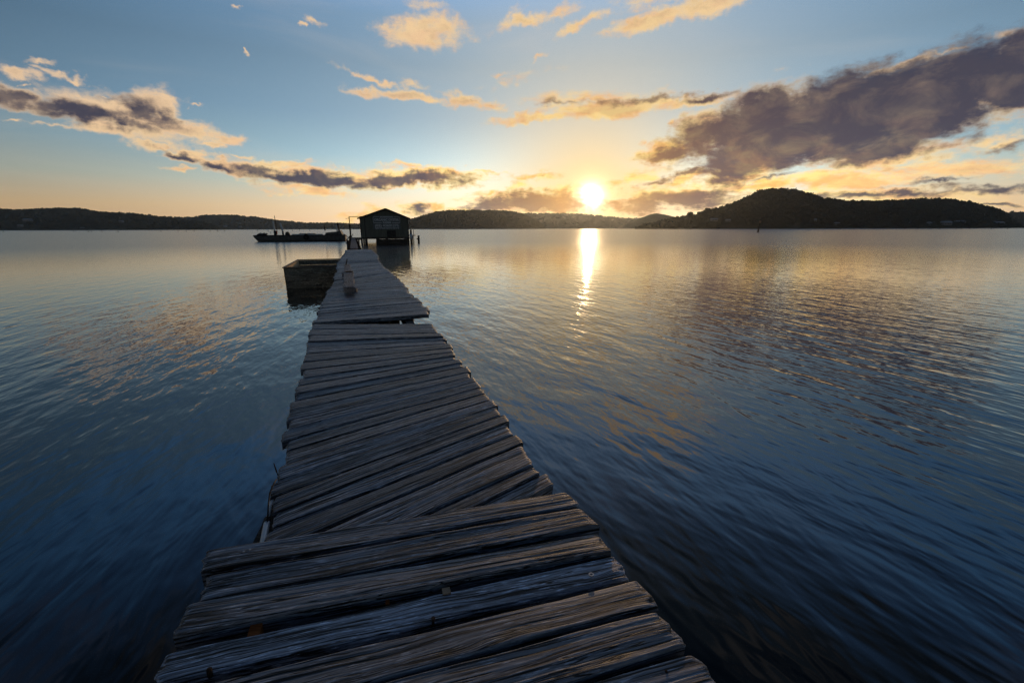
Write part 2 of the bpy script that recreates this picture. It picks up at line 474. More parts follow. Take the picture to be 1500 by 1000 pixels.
def train(az_deg, lam, aspect, detail=2, off=(0, 0, 0), rough=0.5):
    # crest runs towards the bearing az_deg; lam = distance between crests
    v = t.mapping(t.vmath('ADD', pos, off), rot=(0, 0, R(az_deg)), scale=(1, 1, 1))
    v = t.mapping(v, scale=(1.0 / lam, 1.0 / (lam * aspect), 0.0))
    return t.noise(v, 0.9, detail, rough, dist=0.25)


w1 = train(-24, 0.36, 3.6, 3)
w2 = train(-9, 0.27, 3.2, 3, (31, 7, 0))
w3 = train(-38, 0.18, 3.5, 2, (5, 53, 0))
w4 = train(-15, 2.0, 2.2, 2, (11, 3, 0))
w5 = train(60, 1.1, 2.0, 2, (17, 23, 0))
hgt = t.math('MULTIPLY', w1, 0.030)
hgt = t.math('MULTIPLY_ADD', w2, 0.019, hgt)
hgt = t.math('MULTIPLY_ADD', w3, 0.010, hgt)
hgt = t.math('MULTIPLY_ADD', w4, 0.016, hgt)
hgt = t.math('MULTIPLY_ADD', w5, 0.006, hgt)
w6 = train(-18, 0.11, 2.6, 1, (3, 9, 0))
hgt = t.math('MULTIPLY_ADD', w6, 0.0050, hgt)
bn = nt.nodes.new('ShaderNodeBump')
bn.inputs['Distance'].default_value = 1.0
# the open bay is calmer than the water round the jetty
t.link(t.math('MULTIPLY', t.smooth(dist, 5, 26, 1.0, 0.30), t.smooth(dist, 1.5, 6.5, 0.42, 1.0)), bn.inputs['Strength'])
t.link(hgt, bn.inputs['Height'])
t.link(bn.outputs[0], b.inputs['Normal'])
b.inputs['Base Color'].default_value = (0.0015, 0.0045, 0.0075, 1)
b.inputs['IOR'].default_value = 1.40
b.inputs['Specular IOR Level'].default_value = 1.0
t.link(t.smooth(dist, 14, 75, 0.05, 0.24), b.inputs['Roughness'])
M['water'] = m


# ------------------------------------------------------------------ mesh helpers
def vnoise(x, y, seed=0):
    """smooth value noise on arrays"""
    x = np.asarray(x, float)
    y = np.asarray(y, float)
    xi, yi = np.floor(x).astype(np.int64), np.floor(y).astype(np.int64)
    xf, yf = x - xi, y - yi
    u, v = xf * xf * (3 - 2 * xf), yf * yf * (3 - 2 * yf)

    def h(a, b):
        n = (a * 374761393 + b * 668265263 + seed * 1442695041) & 0xffffffff
        n = ((n ^ (n >> 13)) * 1274126177) & 0xffffffff
        return ((n ^ (n >> 16)) & 0xffff) / 65535.0
    return (h(xi, yi) * (1 - u) + h(xi + 1, yi) * u) * (1 - v) + (h(xi, yi + 1) * (1 - u) + h(xi + 1, yi + 1) * u) * v


def fbm(x, y, seed=0, oct=4, gain=0.5):
    s, a, tot = 0, 1.0, 0
    for i in range(oct):
        s = s + a * vnoise(np.asarray(x) * 2 ** i, np.asarray(y) * 2 ** i, seed + i * 17)
        tot += a
        a *= gain
    return s / tot


class MB:
    def __init__(self):
        self.v, self.f = [], []

    def add(self, vs, fs):
        o = len(self.v)
        self.v += [tuple(q) for q in vs]
        self.f += [tuple(i + o for i in q) for q in fs]
        return self

    def box(self, c, s, rz=0.0, mat=None):
        hx, hy, hz = s[0] / 2, s[1] / 2, s[2] / 2
        vs = [Vector((x, y, z)) for z in (-hz, hz) for (x, y) in ((-hx, -hy), (hx, -hy), (hx, hy), (-hx, hy))]
        mt = mat if mat is not None else Matrix.Rotation(rz, 3, 'Z')
        vs = [mt @ q + Vector(c) for q in vs]
        return self.add(vs, [(3, 2, 1, 0), (4, 5, 6, 7), (0, 1, 5, 4), (1, 2, 6, 5), (2, 3, 7, 6), (3, 0, 4, 7)])

    def bar(self, a, b, w, h, upd=(0, 0, 1)):
        a, b = Vector(a), Vector(b)
        d = b - a
        x = d.normalized()
        y = Vector(upd).cross(x)
        y = y.normalized() if y.length > 1e-6 else Vector((0, 1, 0))
        z = x.cross(y)
        return self.box((a + b) / 2, (d.length, w, h), mat=Matrix((x, y, z)).transposed())

    def tube(self, pts, radii, n=10, cap=True):
        pts = [Vector(p) for p in pts]
        if not hasattr(radii, '__len__'):
            radii = [radii] * len(pts)
        rings = []
        for i, p in enumerate(pts):
            d = (pts[min(i + 1, len(pts) - 1)] - pts[max(i - 1, 0)]).normalized()
            ref = Vector((0, 0, 1)) if abs(d.z) < 0.9 else Vector((1, 0, 0))
            x = d.cross(ref).normalized()
            y = d.cross(x)
            rings.append([p + (x * math.cos(2 * math.pi * k / n) + y * math.sin(2 * math.pi * k / n)) * radii[i] for k in range(n)])
        vs = [q for r in rings for q in r]
        fs = []
        for i in range(len(pts) - 1):
            for k in range(n):
                fs.append((i * n + k, i * n + (k + 1) % n, (i + 1) * n + (k + 1) % n, (i + 1) * n + k))
        if cap:
            fs.append(tuple(range(n - 1, -1, -1)))
            fs.append(tuple((len(pts) - 1) * n + k for k in range(n)))
        return self.add(vs, fs)

    def build(self, name, mat, parent=None, smooth=False, loc=None, bevel=0.0):
        me = bpy.data.meshes.new(name)
        vs = self.v
        if loc is not None:
            vs = [(a - loc[0], b - loc[1], c - loc[2]) for a, b, c in vs]
        me.from_pydata(vs, [], self.f)
        me.materials.append(mat)
        if smooth:
            me.polygons.foreach_set('use_smooth', [True] * len(me.polygons))
        me.update()
        o = bpy.data.objects.new(name, me)
        COL.objects.link(o)
        if parent is not None:
            o.parent = parent
            if loc is None and parent.type == 'EMPTY':
                o.matrix_parent_inverse = Matrix.Identity(4)
        if loc is not None:
            o.location = loc
        if bevel:
            bm = o.modifiers.new('bevel', 'BEVEL')
            bm.width = bevel
            bm.segments = 2
        return o


def tag(o, label=None, cat=None, group=None, kind=None):
    if label:
        o['label'] = label
    if cat:
        o['category'] = cat
    if group:
        o['group'] = group
    if kind:
        o['kind'] = kind
    return o


def empty(name, loc=(0, 0, 0), rz=0.0):
    o = bpy.data.objects.new(name, None)
    o.location = loc
    o.rotation_euler = (0, 0, rz)
    o.empty_display_size = 0.2
    COL.objects.link(o)
    return o


def fast_mesh(name, v, f, mat, parent=None, smooth=False):
    """v (n,3) array, f (k,3|4) array"""
    me = bpy.data.meshes.new(name)
    v = np.asarray(v, np.float32)
    f = np.asarray(f, np.int32)
    me.vertices.add(len(v))
    me.vertices.foreach_set('co', v.ravel())
    k = f.shape[1]
    me.loops.add(f.size)
    me.loops.foreach_set('vertex_index', f.ravel())
    me.polygons.add(len(f))
    me.polygons.foreach_set('loop_start', np.arange(0, f.size, k, dtype=np.int32))
    if smooth:
        me.polygons.foreach_set('use_smooth', np.ones(len(f), bool))
    me.materials.append(mat)
    me.update(calc_edges=True)
    me.validate()
    o = bpy.data.objects.new(name, me)
    COL.objects.link(o)
    if parent is not None:
        o.parent = parent
    return o


# ------------------------------------------------------------------ water and hills (setting)
RW = 3300.0
n = 96
vs = [(0, 0, 0)]
rad = [30, 120, 500, 1500, RW]
for r_ in rad:
    vs += [(r_ * math.cos(2 * math.pi * k / n), r_ * math.sin(2 * math.pi * k / n), 0) for k in range(n)]
fs = [(0, 1 + k, 1 + (k + 1) % n) for k in range(n)]
for j in range(len(rad) - 1):
    a = 1 + j * n
    fs += [(a + k, a + n + k, a + n + (k + 1) % n, a + (k + 1) % n) for k in range(n)]
wb = MB()
wb.add(vs, fs)
tag(wb.build('water', M['water']), kind='structure')


def profile(pts, x):
    xs = [p[0] for p in pts]
    ys = [p[1] for p in pts]
    return np.interp(x, xs, ys)


def bearing_x(px):
    """photo column -> tan of the bearing on the horizon"""
    return np.tan(np.radians([azel(float(q), 334.0)[0] for q in np.atleast_1d(px)]))


def hill(name, label, pts, Yshore, depth, mat, seed, rough=1.0, nx=260, ny=26, back=1.4, trees=None, tree_size=9.0, lean=None, shore_out=None):
    """a ridge standing behind its shore line; pts give the skyline as photo points"""
    x0, x1 = pts[0][0], pts[-1][0]
    px = np.linspace(x0, x1, nx)
    tx = bearing_x(px)
    sky_y = profile(pts, px)
    Yr = Yshore + depth
    ridge = np.array([D(float(a), float(b_), Yr).z for a, b_ in zip(px, sky_y)])
    ridge = np.maximum(ridge, 0.5) - (tree_size * 0.6 if trees else 0)
    ridge = np.maximum(ridge, 0.4)
    u = np.concatenate([np.linspace(0, 1, ny), 1 + np.linspace(0, back, ny // 2)[1:]])
    V = np.zeros((len(u), nx, 3))
    for j, uu in enumerate(u):
        Y = Yshore + depth * uu
        Yw = Y + (fbm(px * 0.02, px * 0 + 3, seed, 3) - 0.5) * depth * 0.25 * (1 - min(uu, 1))
        if uu <= 1:
            s = math.sin(uu * math.pi / 2) ** 1.15
        else:
            s = 1 - 0.85 * ((uu - 1) / back) ** 2
        g = fbm(px * 0.03, np.full(nx, uu * 3.0), seed + 5, 4) - 0.5
        shape = s * (1 + 0.35 * g * (1 - abs(2 * min(uu, 1) - 1)) * 1.2)
        z = ridge * shape + (fbm(px * 0.35, np.full(nx, uu * 14.0), seed + 9, 3) - 0.5) * 2.4 * rough * min(1, uu * 4)
        if uu == 0:
            z = np.full(nx, -0.6)
        V[j, :, 0] = tx * Yw
        V[j, :, 1] = Yw
        V[j, :, 2] = z
    k = len(u)
    idx = np.arange(k * nx).reshape(k, nx)
    faces = np.stack([idx[:-1, :-1], idx[:-1, 1:], idx[1:, 1:], idx[1:, :-1]], -1).reshape(-1, 4)
    o = fast_mesh(name, V.reshape(-1, 3), faces, mat, smooth=True)
    tag(o, label, None, None, 'structure')
    return V, o


LEAF_T = None


def tree_cloud(positions, heights, seed, per=34, squash=0.75):
    """many leaf sized faces round each point: positions (n,3), crown as tall as heights (n)"""
    rg = np.random.default_rng(seed)
    nT = len(positions)
    c = rg.normal(size=(nT, per, 3))
    c /= np.linalg.norm(c, axis=2, keepdims=True)
    rr = rg.uniform(0.45, 1.0, (nT, per, 1)) ** 0.6
    lump = 1 + 0.35 * np.sin(c[:, :, :1] * 4 + rg.uniform(0, 6, (nT, 1, 1))) * np.cos(c[:, :, 1:2] * 5 + rg.uniform(0, 6, (nT, 1, 1)))
    c = c * rr * lump
    H = heights[:, None, None]
    c[:, :, 2] *= squash
    c = c * H * 0.55
    c[:, :, 2] += heights[:, None] * 0.45
    ctr = positions[:, None, :] + c
    s = H * rg.uniform(0.16, 0.32, (nT, per, 1))
    a = rg.normal(size=(nT, per, 3))
    b_ = rg.normal(size=(nT, per, 3))
    a /= np.linalg.norm(a, axis=2, keepdims=True)
    b_ -= a * (a * b_).sum(2, keepdims=True)
    b_ /= np.linalg.norm(b_, axis=2, keepdims=True)
    q = np.stack([ctr + a * s, ctr + b_ * s * 0.8, ctr - a * s * 0.9, ctr - b_ * s * 0.8], 2).reshape(-1, 3)
    f = np.arange(len(q)).reshape(-1, 4)
    return q, f


def forest(label, V, seed, count, hmin, hmax, keep=None, umin=0.06, umax=1.12):
    rg = np.random.default_rng(seed)
    k, nx, _ = V.shape
    jmax = (k - 1)
    out_p, out_h = [], []
    # rows 0..ny-1 are the front slope; sample rows up to just over the ridge
    ny = int(round((k + 1) / 1.5))
    jr = rg.uniform(umin * ny, min(umax * ny, jmax - 1), count)
    ir = rg.uniform(0, nx - 1.001, count)
    j0, i0 = jr.astype(int), ir.astype(int)
    fj, fi = (jr - j0)[:, None], (ir - i0)[:, None]
    p = (V[j0, i0] * (1 - fi) + V[j0, i0 + 1] * fi) * (1 - fj) + (V[j0 + 1, i0] * (1 - fi) + V[j0 + 1, i0 + 1] * fi) * fj
    h = rg.uniform(hmin, hmax, count) * (0.75 + 0.5 * rg.random(count) ** 3)
    edge = np.clip(np.minimum(ir, nx - 1 - ir) / (nx * 0.03), 0.25, 1)
    h = h * edge
    if keep is not None:
        mk = keep(p)
        p, h = p[mk], h[mk]
    p[:, 2] -= h * 0.15
    q, f = tree_cloud(p, h, seed + 1)
    o = fast_mesh('forest', q, f, M['forest'])
    tag(o, label, 'forest', None, 'stuff')
    return o


LEFT_NEAR = [(-120, 309), (-60, 309), (0, 308.4), (40, 308.6), (60, 307.6), (90, 306.3), (105, 307), (125, 307.2), (140, 310), (155, 312.2), (180, 313.4), (205, 314.6), (228, 318.3), (245, 320), (268, 323), (300, 327), (326, 334)]
LEFT_FAR = [(190, 330), (230, 320), (240, 318), (268, 319.6), (290, 318.4), (305, 316.6), (332, 316), (350, 316.4), (360, 318), (380, 319.5), (405, 323.5), (430, 326), (447, 328), (470, 328), (490, 327.5), (512, 329), (560, 330), (640, 333)]
MID_FAR = [(520, 333), (600, 328), (700, 318), (760, 314), (800, 313.4), (830, 313.6), (860, 315.5), (900, 319.5), (912, 321), (935, 320.5), (960, 321), (1000, 324), (1060, 330), (1100, 333)]
MID_NEAR = [(560, 333), (585, 328), (602, 322.5), (620, 318), (640, 312), (660, 310), (685, 309.5), (730, 310), (745, 311.2), (760, 313.6), (775, 319), (790, 327), (800, 334)]
KNOLL = [(905, 333.5), (920, 326), (940, 318.5), (952, 314), (960, 312.5), (975, 315), (990, 318.5), (1005, 320), (1030, 323), (1070, 333.5)]
RIGHT = [(930, 333.5), (965, 329), (985, 323.5), (1000, 320.5), (1016, 319.5), (1030, 311), (1045, 308.5), (1060, 305.5), (1075, 299), (1090, 291), (1105, 284), (1120, 280.5), (1137, 279.5), (1155, 281), (1170, 285), (1185, 289.5), (1200, 294.5),
         (1230, 297.5), (1260, 298.5), (1300, 297), (1322, 296), (1345, 295), (1375, 294.8), (1400, 297.5), (1430, 303.5), (1450, 308.5), (1463, 314), (1472, 321), (1484, 328), (1500, 333)]
RIGHT_FAR = [(1430, 333), (1455, 318), (1470, 314.6), (1478, 312.5), (1490, 312.4), (1505, 315), (1560, 318), (1640, 312)]

Vlf, _ = hill('hill', 'long wooded hill on the left horizon behind the barge', LEFT_FAR, 2300, 350, M['ground'], 21)
forest('dark wood covering the low hill behind the barge', Vlf, 22, 2600, 7, 11)
Vln, _ = hill('hill', 'nearer wooded hill at the left edge', LEFT_NEAR, 1500, 300, M['ground'], 31)
forest('dark wood covering the hill at the far left shore', Vln, 32, 3400, 5.5, 9)
Vmf, _ = hill('hill', 'far ridge under the sun', MID_FAR, 2500, 400, M['ground'], 41)
forest('dim wood on the far ridge under the sun', Vmf, 42, 2600, 8, 12)
Vmn, _ = hill('hill', 'headland behind the shed', MID_NEAR, 1700, 260, M['ground'], 51)
forest('brown hazy wood on the headland right of the shed', Vmn, 52, 2600, 6, 9.5)
Vkn, _ = hill('hill', 'bare grassy knoll left of the wooded hill', KNOLL, 1500, 200, M['grass_hill'], 61, rough=.5)
Vrt, _ = hill('hill', 'wooded hill on the right shore', RIGHT, 950, 190, M['ground'], 71)
forest('dense dark wood covering the round hill on the right shore', Vrt, 72, 6500, 5.5, 10)
Vrf, _ = hill('hill', 'far hill at the right edge', RIGHT_FAR, 1700, 250, M['ground'], 81)
forest('dim wood on the low hill at the far right edge', Vrf, 82, 900, 9, 14)


def lone_tree(px, py_top, py_base, Y, width, label, seed):
    base_ = D(px, py_base, Y)
    top = D(px, py_top, Y)
    h = top.z - base_.z
    base_.z -= 0.4
    r_ = empty('tree', base_)
    tag(r_, label, 'tree', 'single trees standing out on the skyline')
    mb = MB()
    mb.tube([(0, 0, 0), (h * .02, 0, h * .35), (-h * .02, 0, h * .7)], [h * .035, h * .028, h * .012], 7)
    for k in range(5):
        a = k * 1.3 + seed
        mb.tube([(0, 0, h * (.3 + .06 * k)), (math.cos(a) * width * .25, math.sin(a) * width * .25, h * (.5 + .07 * k))], [h * .014, h * .006], 5)
    mb.build('trunk', M['bark'], r_)
    rg = np.random.default_rng(seed)
    k = 9
    pos_ = np.stack([rg.uniform(-.3, .3, k) * width, rg.uniform(-.3, .3, k) * width, rg.uniform(.2, .58, k) * h], 1)
    q, f = tree_cloud(pos_, np.full(k, h * .42), seed, per=60)
    fast_mesh('crown', q, f, M['forest'], r_)


lone_tree(1010.5, 309.5, 321, 1000, 15, 'lone round tree standing clear on the left shoulder of the wooded hill', 3)
lone_tree(992, 315.5, 321.5, 1010, 4, 'small spindly tree on the low spit between knoll and wooded hill', 4)
lone_tree(1025, 309, 318, 1015, 9, 'spreading tree at the foot of the wooded hill beside the lone round tree', 5)
lone_tree(1326, 293.5, 303, 1140, 9, 'tall tree breaking the flat skyline of the right hill', 6)
lone_tree(1479, 323.5, 331.5, 960, 14, 'low bushy tree at the right end of the wooded shore', 7)
lone_tree(1065, 301.5, 309, 1120, 7, 'leaning tree on the steep left slope of the wooded hill', 8)


def house(px, py, Y, w, h, label, roofm='house_roof', rz=0.0):
    p = D(px, py, Y)
    r_ = empty('house', (p.x, p.y, p.z - 1.0), rz)
    tag(r_, label, 'house', 'houses along the far shores')
    d = w * .6
    MB().box((0, 0, h * .3 + .3), (w, d, h * .6 + 1.2)).build('wall', M['house_wall'], r_)
    mb = MB()
    z0, z1 = h * .6 + .9, h + .9
    e = w * .06
    vs_ = [(-w / 2 - e, -d / 2 - e, z0), (w / 2 + e, -d / 2 - e, z0), (w / 2 + e, d / 2 + e, z0), (-w / 2 - e, d / 2 + e, z0), (-w / 2 - e, 0, z1), (w / 2 + e, 0, z1)]
    mb.add(vs_, [(0, 1, 5, 4), (2, 3, 4, 5), (0, 4, 3), (1, 2, 5), (3, 2, 1, 0)])
    mb.build('roof', M[roofm], r_)
    for s in (-.28, .05, .3):
        MB().box((w * s, -d / 2 - .05, h * .35 + .3), (w * .16, .12, h * .28)).build('window', M['house_window'], r_)


HOUSES = [
    (1363, 329.2, 965, 12, 6.0, 'small pale roofed house on the right shore, left of the broad roofed one'),
    (1385, 329.0, 960, 17, 7.0, 'broad house with the palest roof low on the right shore'),
    (1401, 326.8, 985, 24, 5.5, 'long low building with a pale roof above the broad roofed house'),
    (1335, 328.6, 968, 9, 4.5, 'dim little house at the left end of the right shore roofs'),
    (1462, 328.2, 965, 16, 5.0, 'dim long house near the right end of the wooded shore'),
    (1226, 328.8, 962, 9, 4.5, 'single dim house below the saddle of the wooded hill'),
    (1251, 324.8, 990, 6, 4.0, 'tiny house higher in the trees below the saddle of the hill'),
    (1046, 323.2, 985, 13, 5.0, 'long dim house at the left foot of the wooded hill'),
    (1066, 324.2, 975, 9, 4.5, 'dim house right beside the long one under the wooded hill'),
    (971, 324.2, 1300, 7, 5.0, 'tiny bright house at the foot of the grassy knoll'),
    (1194, 324.0, 985, 5, 5.0, 'tiny pale hut in the trees between marker pole and saddle'),
    (41, 323.8, 1580, 22, 8.0, 'wide pale building halfway up the far left hill'),
    (30, 331.6, 1515, 13, 5.5, 'dim shore house under the wide building on the left hill'),
    (121, 335.2, 1505, 10, 5.0, 'small shore house below the top of the left hill'),
    (178, 325.4, 1570, 12, 6.0, 'house on the slope where the left hill starts to fall'),
    (330, 332.6, 2340, 16, 7.0, 'pale house at the left end of the shore behind the barge'),
    (352, 333.0, 2330, 13, 6.5, 'second pale house on the shore behind the barge'),
]
for a_ in HOUSES:
    house(*a_)

# ------------------------------------------------------------------ jetty
jetty = empty('jetty', (0, 6, 0))
tag(jetty, 'old grey plank jetty with twisted uneven boards running out to the shed', 'jetty')
JO = Vector((0, 6, 0))


def make_plank(corners, th, nx, ny, seed, tint=1.0, edge=0.006, groove=0.003, mat='plank', ragged=0.012, label=None, tilt=0.0, parent=None, pitchy=0.0):
    """corners: far-left, far-right, near-right, near-left top corners in world space"""
    fl, fr, nr, nl = [Vector(c) for c in corners]
    parent = parent or jetty
    c = (fl + fr + nr + nl) / 4
    xa = ((fr + nr) / 2 - (fl + nl) / 2)
    L = xa.length
    ang = math.atan2(xa.y, xa.x)
    rot = Matrix.Rotation(-ang, 3, 'Z')
    l = [rot @ (q - c) for q in (fl, fr, nr, nl)]
    u = np.linspace(0, 1, nx)
    # rows: extra rows close to the two long edges so that the edge is rounded
    v = np.concatenate([[0, 0.006, 0.02], np.linspace(0.045, 0.955, max(3, ny - 6)), [0.98, 0.994, 1.0]])
    drop = np.interp(v, [0, 0.006, 0.02, 0.045, 0.955, 0.98, 0.994, 1.0], [0.008, 0.003, 0.001, 0, 0, 0.001, 0.003, 0.008])
    U, V_ = np.meshgrid(u, v, indexing='ij')
    A = np.array([tuple(q) for q in l])
    top = (A[0] * (1 - U[..., None]) + A[1] * U[..., None]) * (1 - V_[..., None]) + (A[3] * (1 - U[..., None]) + A[2] * U[..., None]) * V_[..., None]
    wid = 0.5 * ((fl - nl).length + (fr - nr).length)
    xs = U * L
    # wavy long edges, ragged ends
    e_far = (fbm(u * L * 2.2, u * 0 + 1, seed, 4) - 0.5) * 2 * edge
    e_near = (fbm(u * L * 2.2, u * 0 + 7, seed + 3, 4) - 0.5) * 2 * edge
    top[..., 1] += e_far[:, None] * (1 - V_) + e_near[:, None] * V_
    r0 = (fbm(v * wid * 45, v * 0 + 2, seed + 11, 3) - 0.5) * 2 * ragged
    r1 = (fbm(v * wid * 45, v * 0 + 5, seed + 12, 3) - 0.5) * 2 * ragged
    top[..., 0] += r0[None, :] * np.clip(1 - U / 0.06, 0, 1) + r1[None, :] * np.clip(1 - (1 - U) / 0.06, 0, 1)
    # grain furrows along the length, slow bends, worn ends
    bend = (fbm(xs * 1.4, V_ * 2, seed + 20, 3) - 0.5) * 0.06
    gr = fbm(xs * 1.1, (V_ * wid + bend * wid * 2) * 85, seed + 31, 3, 0.6)
    gr2 = fbm(xs * 3.0, (V_ * wid + bend * wid * 2) * 210, seed + 37, 2)
    cut = np.clip((0.42 - gr) * 6, 0, 1)
    z = -groove * (0.40 * cut + 0.12 * (1 - gr) + 0.1 * gr2)
    z += (fbm(xs * 1.2, V_ * 1.2, seed + 41, 3) - 0.5) * 0.009
    z -= drop[None, :] * (1 + 0.6 * (fbm(xs * 7, V_ * 0, seed + 43, 2) - 0.5))
    endd = np.minimum(U, 1 - U) * L
    z -= 0.006 * np.exp(-endd / 0.008)
    z += tilt * (0.5 - V_) * wid
    top[..., 2] += z
    bl = (A[0] * (1 - u[:, None]) + A[1] * u[:, None])
    bn_ = (A[3] * (1 - u[:, None]) + A[2] * u[:, None])
    bl = bl.copy()
    bn_ = bn_.copy()
    bl[:, 1] = top[:, 0, 1] - 0.004
    bn_[:, 1] = top[:, -1, 1] + 0.004
    bl[:, 0], bn_[:, 0] = top[:, 0, 0], top[:, -1, 0]
    bl[:, 2] = top[:, 0, 2] - th
    bn_[:, 2] = top[:, -1, 2] - th
    ring = np.concatenate([top, bn_[:, None, :], bl[:, None, :]], 1)
    nv = ring.shape[1]
    idx = np.arange(nx * nv).reshape(nx, nv)
    nxt = np.roll(idx, -1, axis=1)
    quads = np.stack([idx[:-1], idx[1:], nxt[1:], nxt[:-1]], -1).reshape(-1, 4)
    me = bpy.data.meshes.new('plank')
    fl_ = [tuple(q) for q in quads] + [tuple(idx[0]), tuple(idx[-1][::-1])]
    me.from_pydata(ring.reshape(-1, 3).tolist(), [], fl_)
    sm = np.zeros((nx - 1, nv), bool)
    sm[:, :nv - 3] = True
    me.polygons.foreach_set('use_smooth', sm.ravel().tolist() + [False, False])
    me.materials.append(M[mat])
    me.update()
    o = bpy.data.objects.new('plank', me)
    COL.objects.link(o)
    o.parent = parent
    o.location = c - parent.location
    o.rotation_euler = (0, 0, ang)
    hue = random.uniform(-.05, .06)
    o.color = (tint * (1 + hue), tint, tint * (1.02 - hue), 1)
    if label:
        o['label'] = label
    return o


FRONT = DECK + 0.09
# front boards: far-left, far-right, near-right, near-left, as seen in the photo
FB = [
    ((303, 805), (830, 719), (848, 739), (291, 836), 1.0),
    ((304, 842), (849, 742), (875, 768), (294, 877), 0.85),
    ((273, 883), (876, 779), (893, 805), (253, 930), 0.9),
    ((243, 957), (897, 815), (925, 843), (222, 1003), 1.75),
    ((215, 1022), (933, 846), (963, 886), (190, 1088), 0.9),
    ((180, 1100), (964, 893), (1004, 944), (150, 1190), 0.8),
    ((140, 1215), (1018, 957), (1062, 1012), (100, 1320), 0.95),
]
planks_front = []
for i, (a, b_, c_, d_, tint) in enumerate(FB):
    zz_ = FRONT + [0.0, 0.004, 0.0, -0.012, 0.0, 0.006, 0.0][i]
    cs = [P(*q, zz_) for q in (a, b_, c_, d_)]
    lab = 'paler, bleached plank' if i == 3 else None
    planks_front.append(make_plank(cs, 0.055, 300, 52, 100 + i * 13, tint, edge=0.011, groove=0.0042, ragged=0.016, label=lab, tilt=[0, .02, -.02, .03, -.03, .0, 0][i]))
# boards under and behind the tripod
fl, nl = P(140, 1215, FRONT), P(100, 1320, FRONT)
for k in range(4):
    y0 = 0.30 - k * 0.235
    make_plank([(-0.86, y0 + .06 - .12, FRONT), (0.60, y0 + .21 - .12, FRONT), (0.61, y0 - .12, FRONT), (-0.87, y0 - .15 - .12, FRONT)], 0.055, 90, 18, 300 + k, 0.9)

# middle boards: each boundary as (left end, right end)
MID = [
    ((457, 475), (634, 474)), ((455, 482), (639, 481)), ((453, 491), (643, 487)), ((450, 500), (647, 493)), ((449, 509), (652, 498)),
    ((447, 518), (657, 503)), ((444, 530), (661, 510)), ((441, 542), (664, 516)), ((440, 554), (667, 521)), ((438, 564), (671, 526)),
    ((435, 577), (675, 531)), ((432, 587), (682, 537)), ((429, 601), (688, 544)), ((425, 615), (692, 552)), ((422, 629), (696, 559)),
    ((417, 646), (704, 568)), ((413, 663), (711, 576)), ((409, 683), (718, 586)), ((404, 706), (726, 595)), ((400, 729), (735, 608)),
    ((396, 755), (744, 620)), ((391, 780), (757, 636)), ((384, 817), (768, 650)), ((372, 872), (787, 680)), ((360, 915), (798, 693)), ((345, 985), (811, 712)),
]
for i in range(len(MID) - 1):
    (l0, r0), (l1, r1) = MID[i], MID[i + 1]
    z0 = DECK + (RNG.random() - .5) * 0.010
    fl, fr, nr, nl = P(*l0, z0), P(*r0, z0), P(*r1, z0), P(*l1, z0)
    gap = 0.010 + 0.007 * RNG.random()
    if i >= 19:
        gap = 0.022
    # leave the gap on the near side
    nr = nr + (fr - nr).normalized() * gap
    nl = nl + (fl - nl).normalized() * gap
    ext = (RNG.random(4) - .5) * 0.05
    xd = (fr - fl).normalized()
    fl, nl, fr, nr = fl + xd * ext[0], nl + xd * ext[0], fr + xd * ext[1], nr + xd * ext[1]
    res = (90, 14) if i < 12 else ((150, 24) if i < 18 else (240, 36))
    tint = 0.62 + 0.45 * RNG.random()
    if i in (17, 20):
        tint = 1.15
    make_plank([fl, fr, nr, nl], 0.045, res[0], res[1], 500 + i * 7, tint, edge=0.005, groove=0.0032 if i < 18 else 0.004, tilt=(RNG.random() - .5) * 0.06)

# far boards
q4 = lambda x, y: (440 + x / 7.5, 360 + y / 7.5)
FARB = [
    ((500, 45), (775, 40)), ((490, 76), (835, 80)), ((468, 104), (850, 106)), ((432, 148), (860, 128)), ((402, 190), (870, 163)), ((400, 236), (888, 192)),
    ((394, 286), (902, 222)), ((366, 340), (950, 252)), ((360, 380), (1000, 288)), ((354, 425), (1052, 342)), ((335, 458), (1085, 372)),
    ((290, 488), (1135, 425)), ((270, 540), (1200, 498)), ((240, 612), (1240, 545)), ((215, 685), (1280, 588)), ((165, 727), (1315, 622)), ((162, 775), (1375, 668)), ((130, 850), (1424, 752)),
]
for i in range(len(FARB) - 1):
    (l0, r0), (l1, r1) = FARB[i], FARB[i + 1]
    z0 = DECK + (RNG.random() - .5) * 0.012
    fl, fr, nr, nl = P(*q4(*l0), z0), P(*q4(*r0), z0), P(*q4(*r1), z0), P(*q4(*l1), z0)
    xd = (fr - fl).normalized()
    # a gap of the far rows holds more than one board: split it into boards about 20 cm wide
    wid = 0.5 * ((fl - nl).length + (fr - nr).length)
    k = max(1, int(round(wid / 0.30))) if i < 14 else max(1, int(round(wid / 0.26)))
    for j in range(k):
        a0, a1 = j / k, (j + 1) / k - 0.012 / wid * 1.3
        ext = (RNG.random(2) - .5) * 0.09
        cs = [fl.lerp(nl, a0) + xd * ext[0], fr.lerp(nr, a0) + xd * ext[1], fr.lerp(nr, a1) + xd * ext[1], fl.lerp(nl, a1) + xd * ext[0]]
        make_plank(cs, 0.045, 36, 9, 900 + i * 11 + j, 0.60 + 0.5 * RNG.random(), edge=0.006, groove=0.004, tilt=(RNG.random() - .5) * 0.10)

# bearers below the boards and the posts that carry them


def deck_line(f, y):
    """x of the deck at fraction f from its left edge, at distance y"""
    Lx = np.interp(y, [1.0, P(391, 780, DECK).y, P(457, 475, DECK).y, P(508, 366, DECK).y], [-0.72, P(391, 780, DECK).x, P(457, 475, DECK).x, P(508, 366, DECK).x])
    Rx = np.interp(y, [1.0, P(757, 636, DECK).y, P(634, 474, DECK).y, P(551, 370, DECK).y], [0.52, P(757, 636, DECK).x, P(634, 474, DECK).x, P(551, 370, DECK).x])
    return float(Lx + (Rx - Lx) * f)


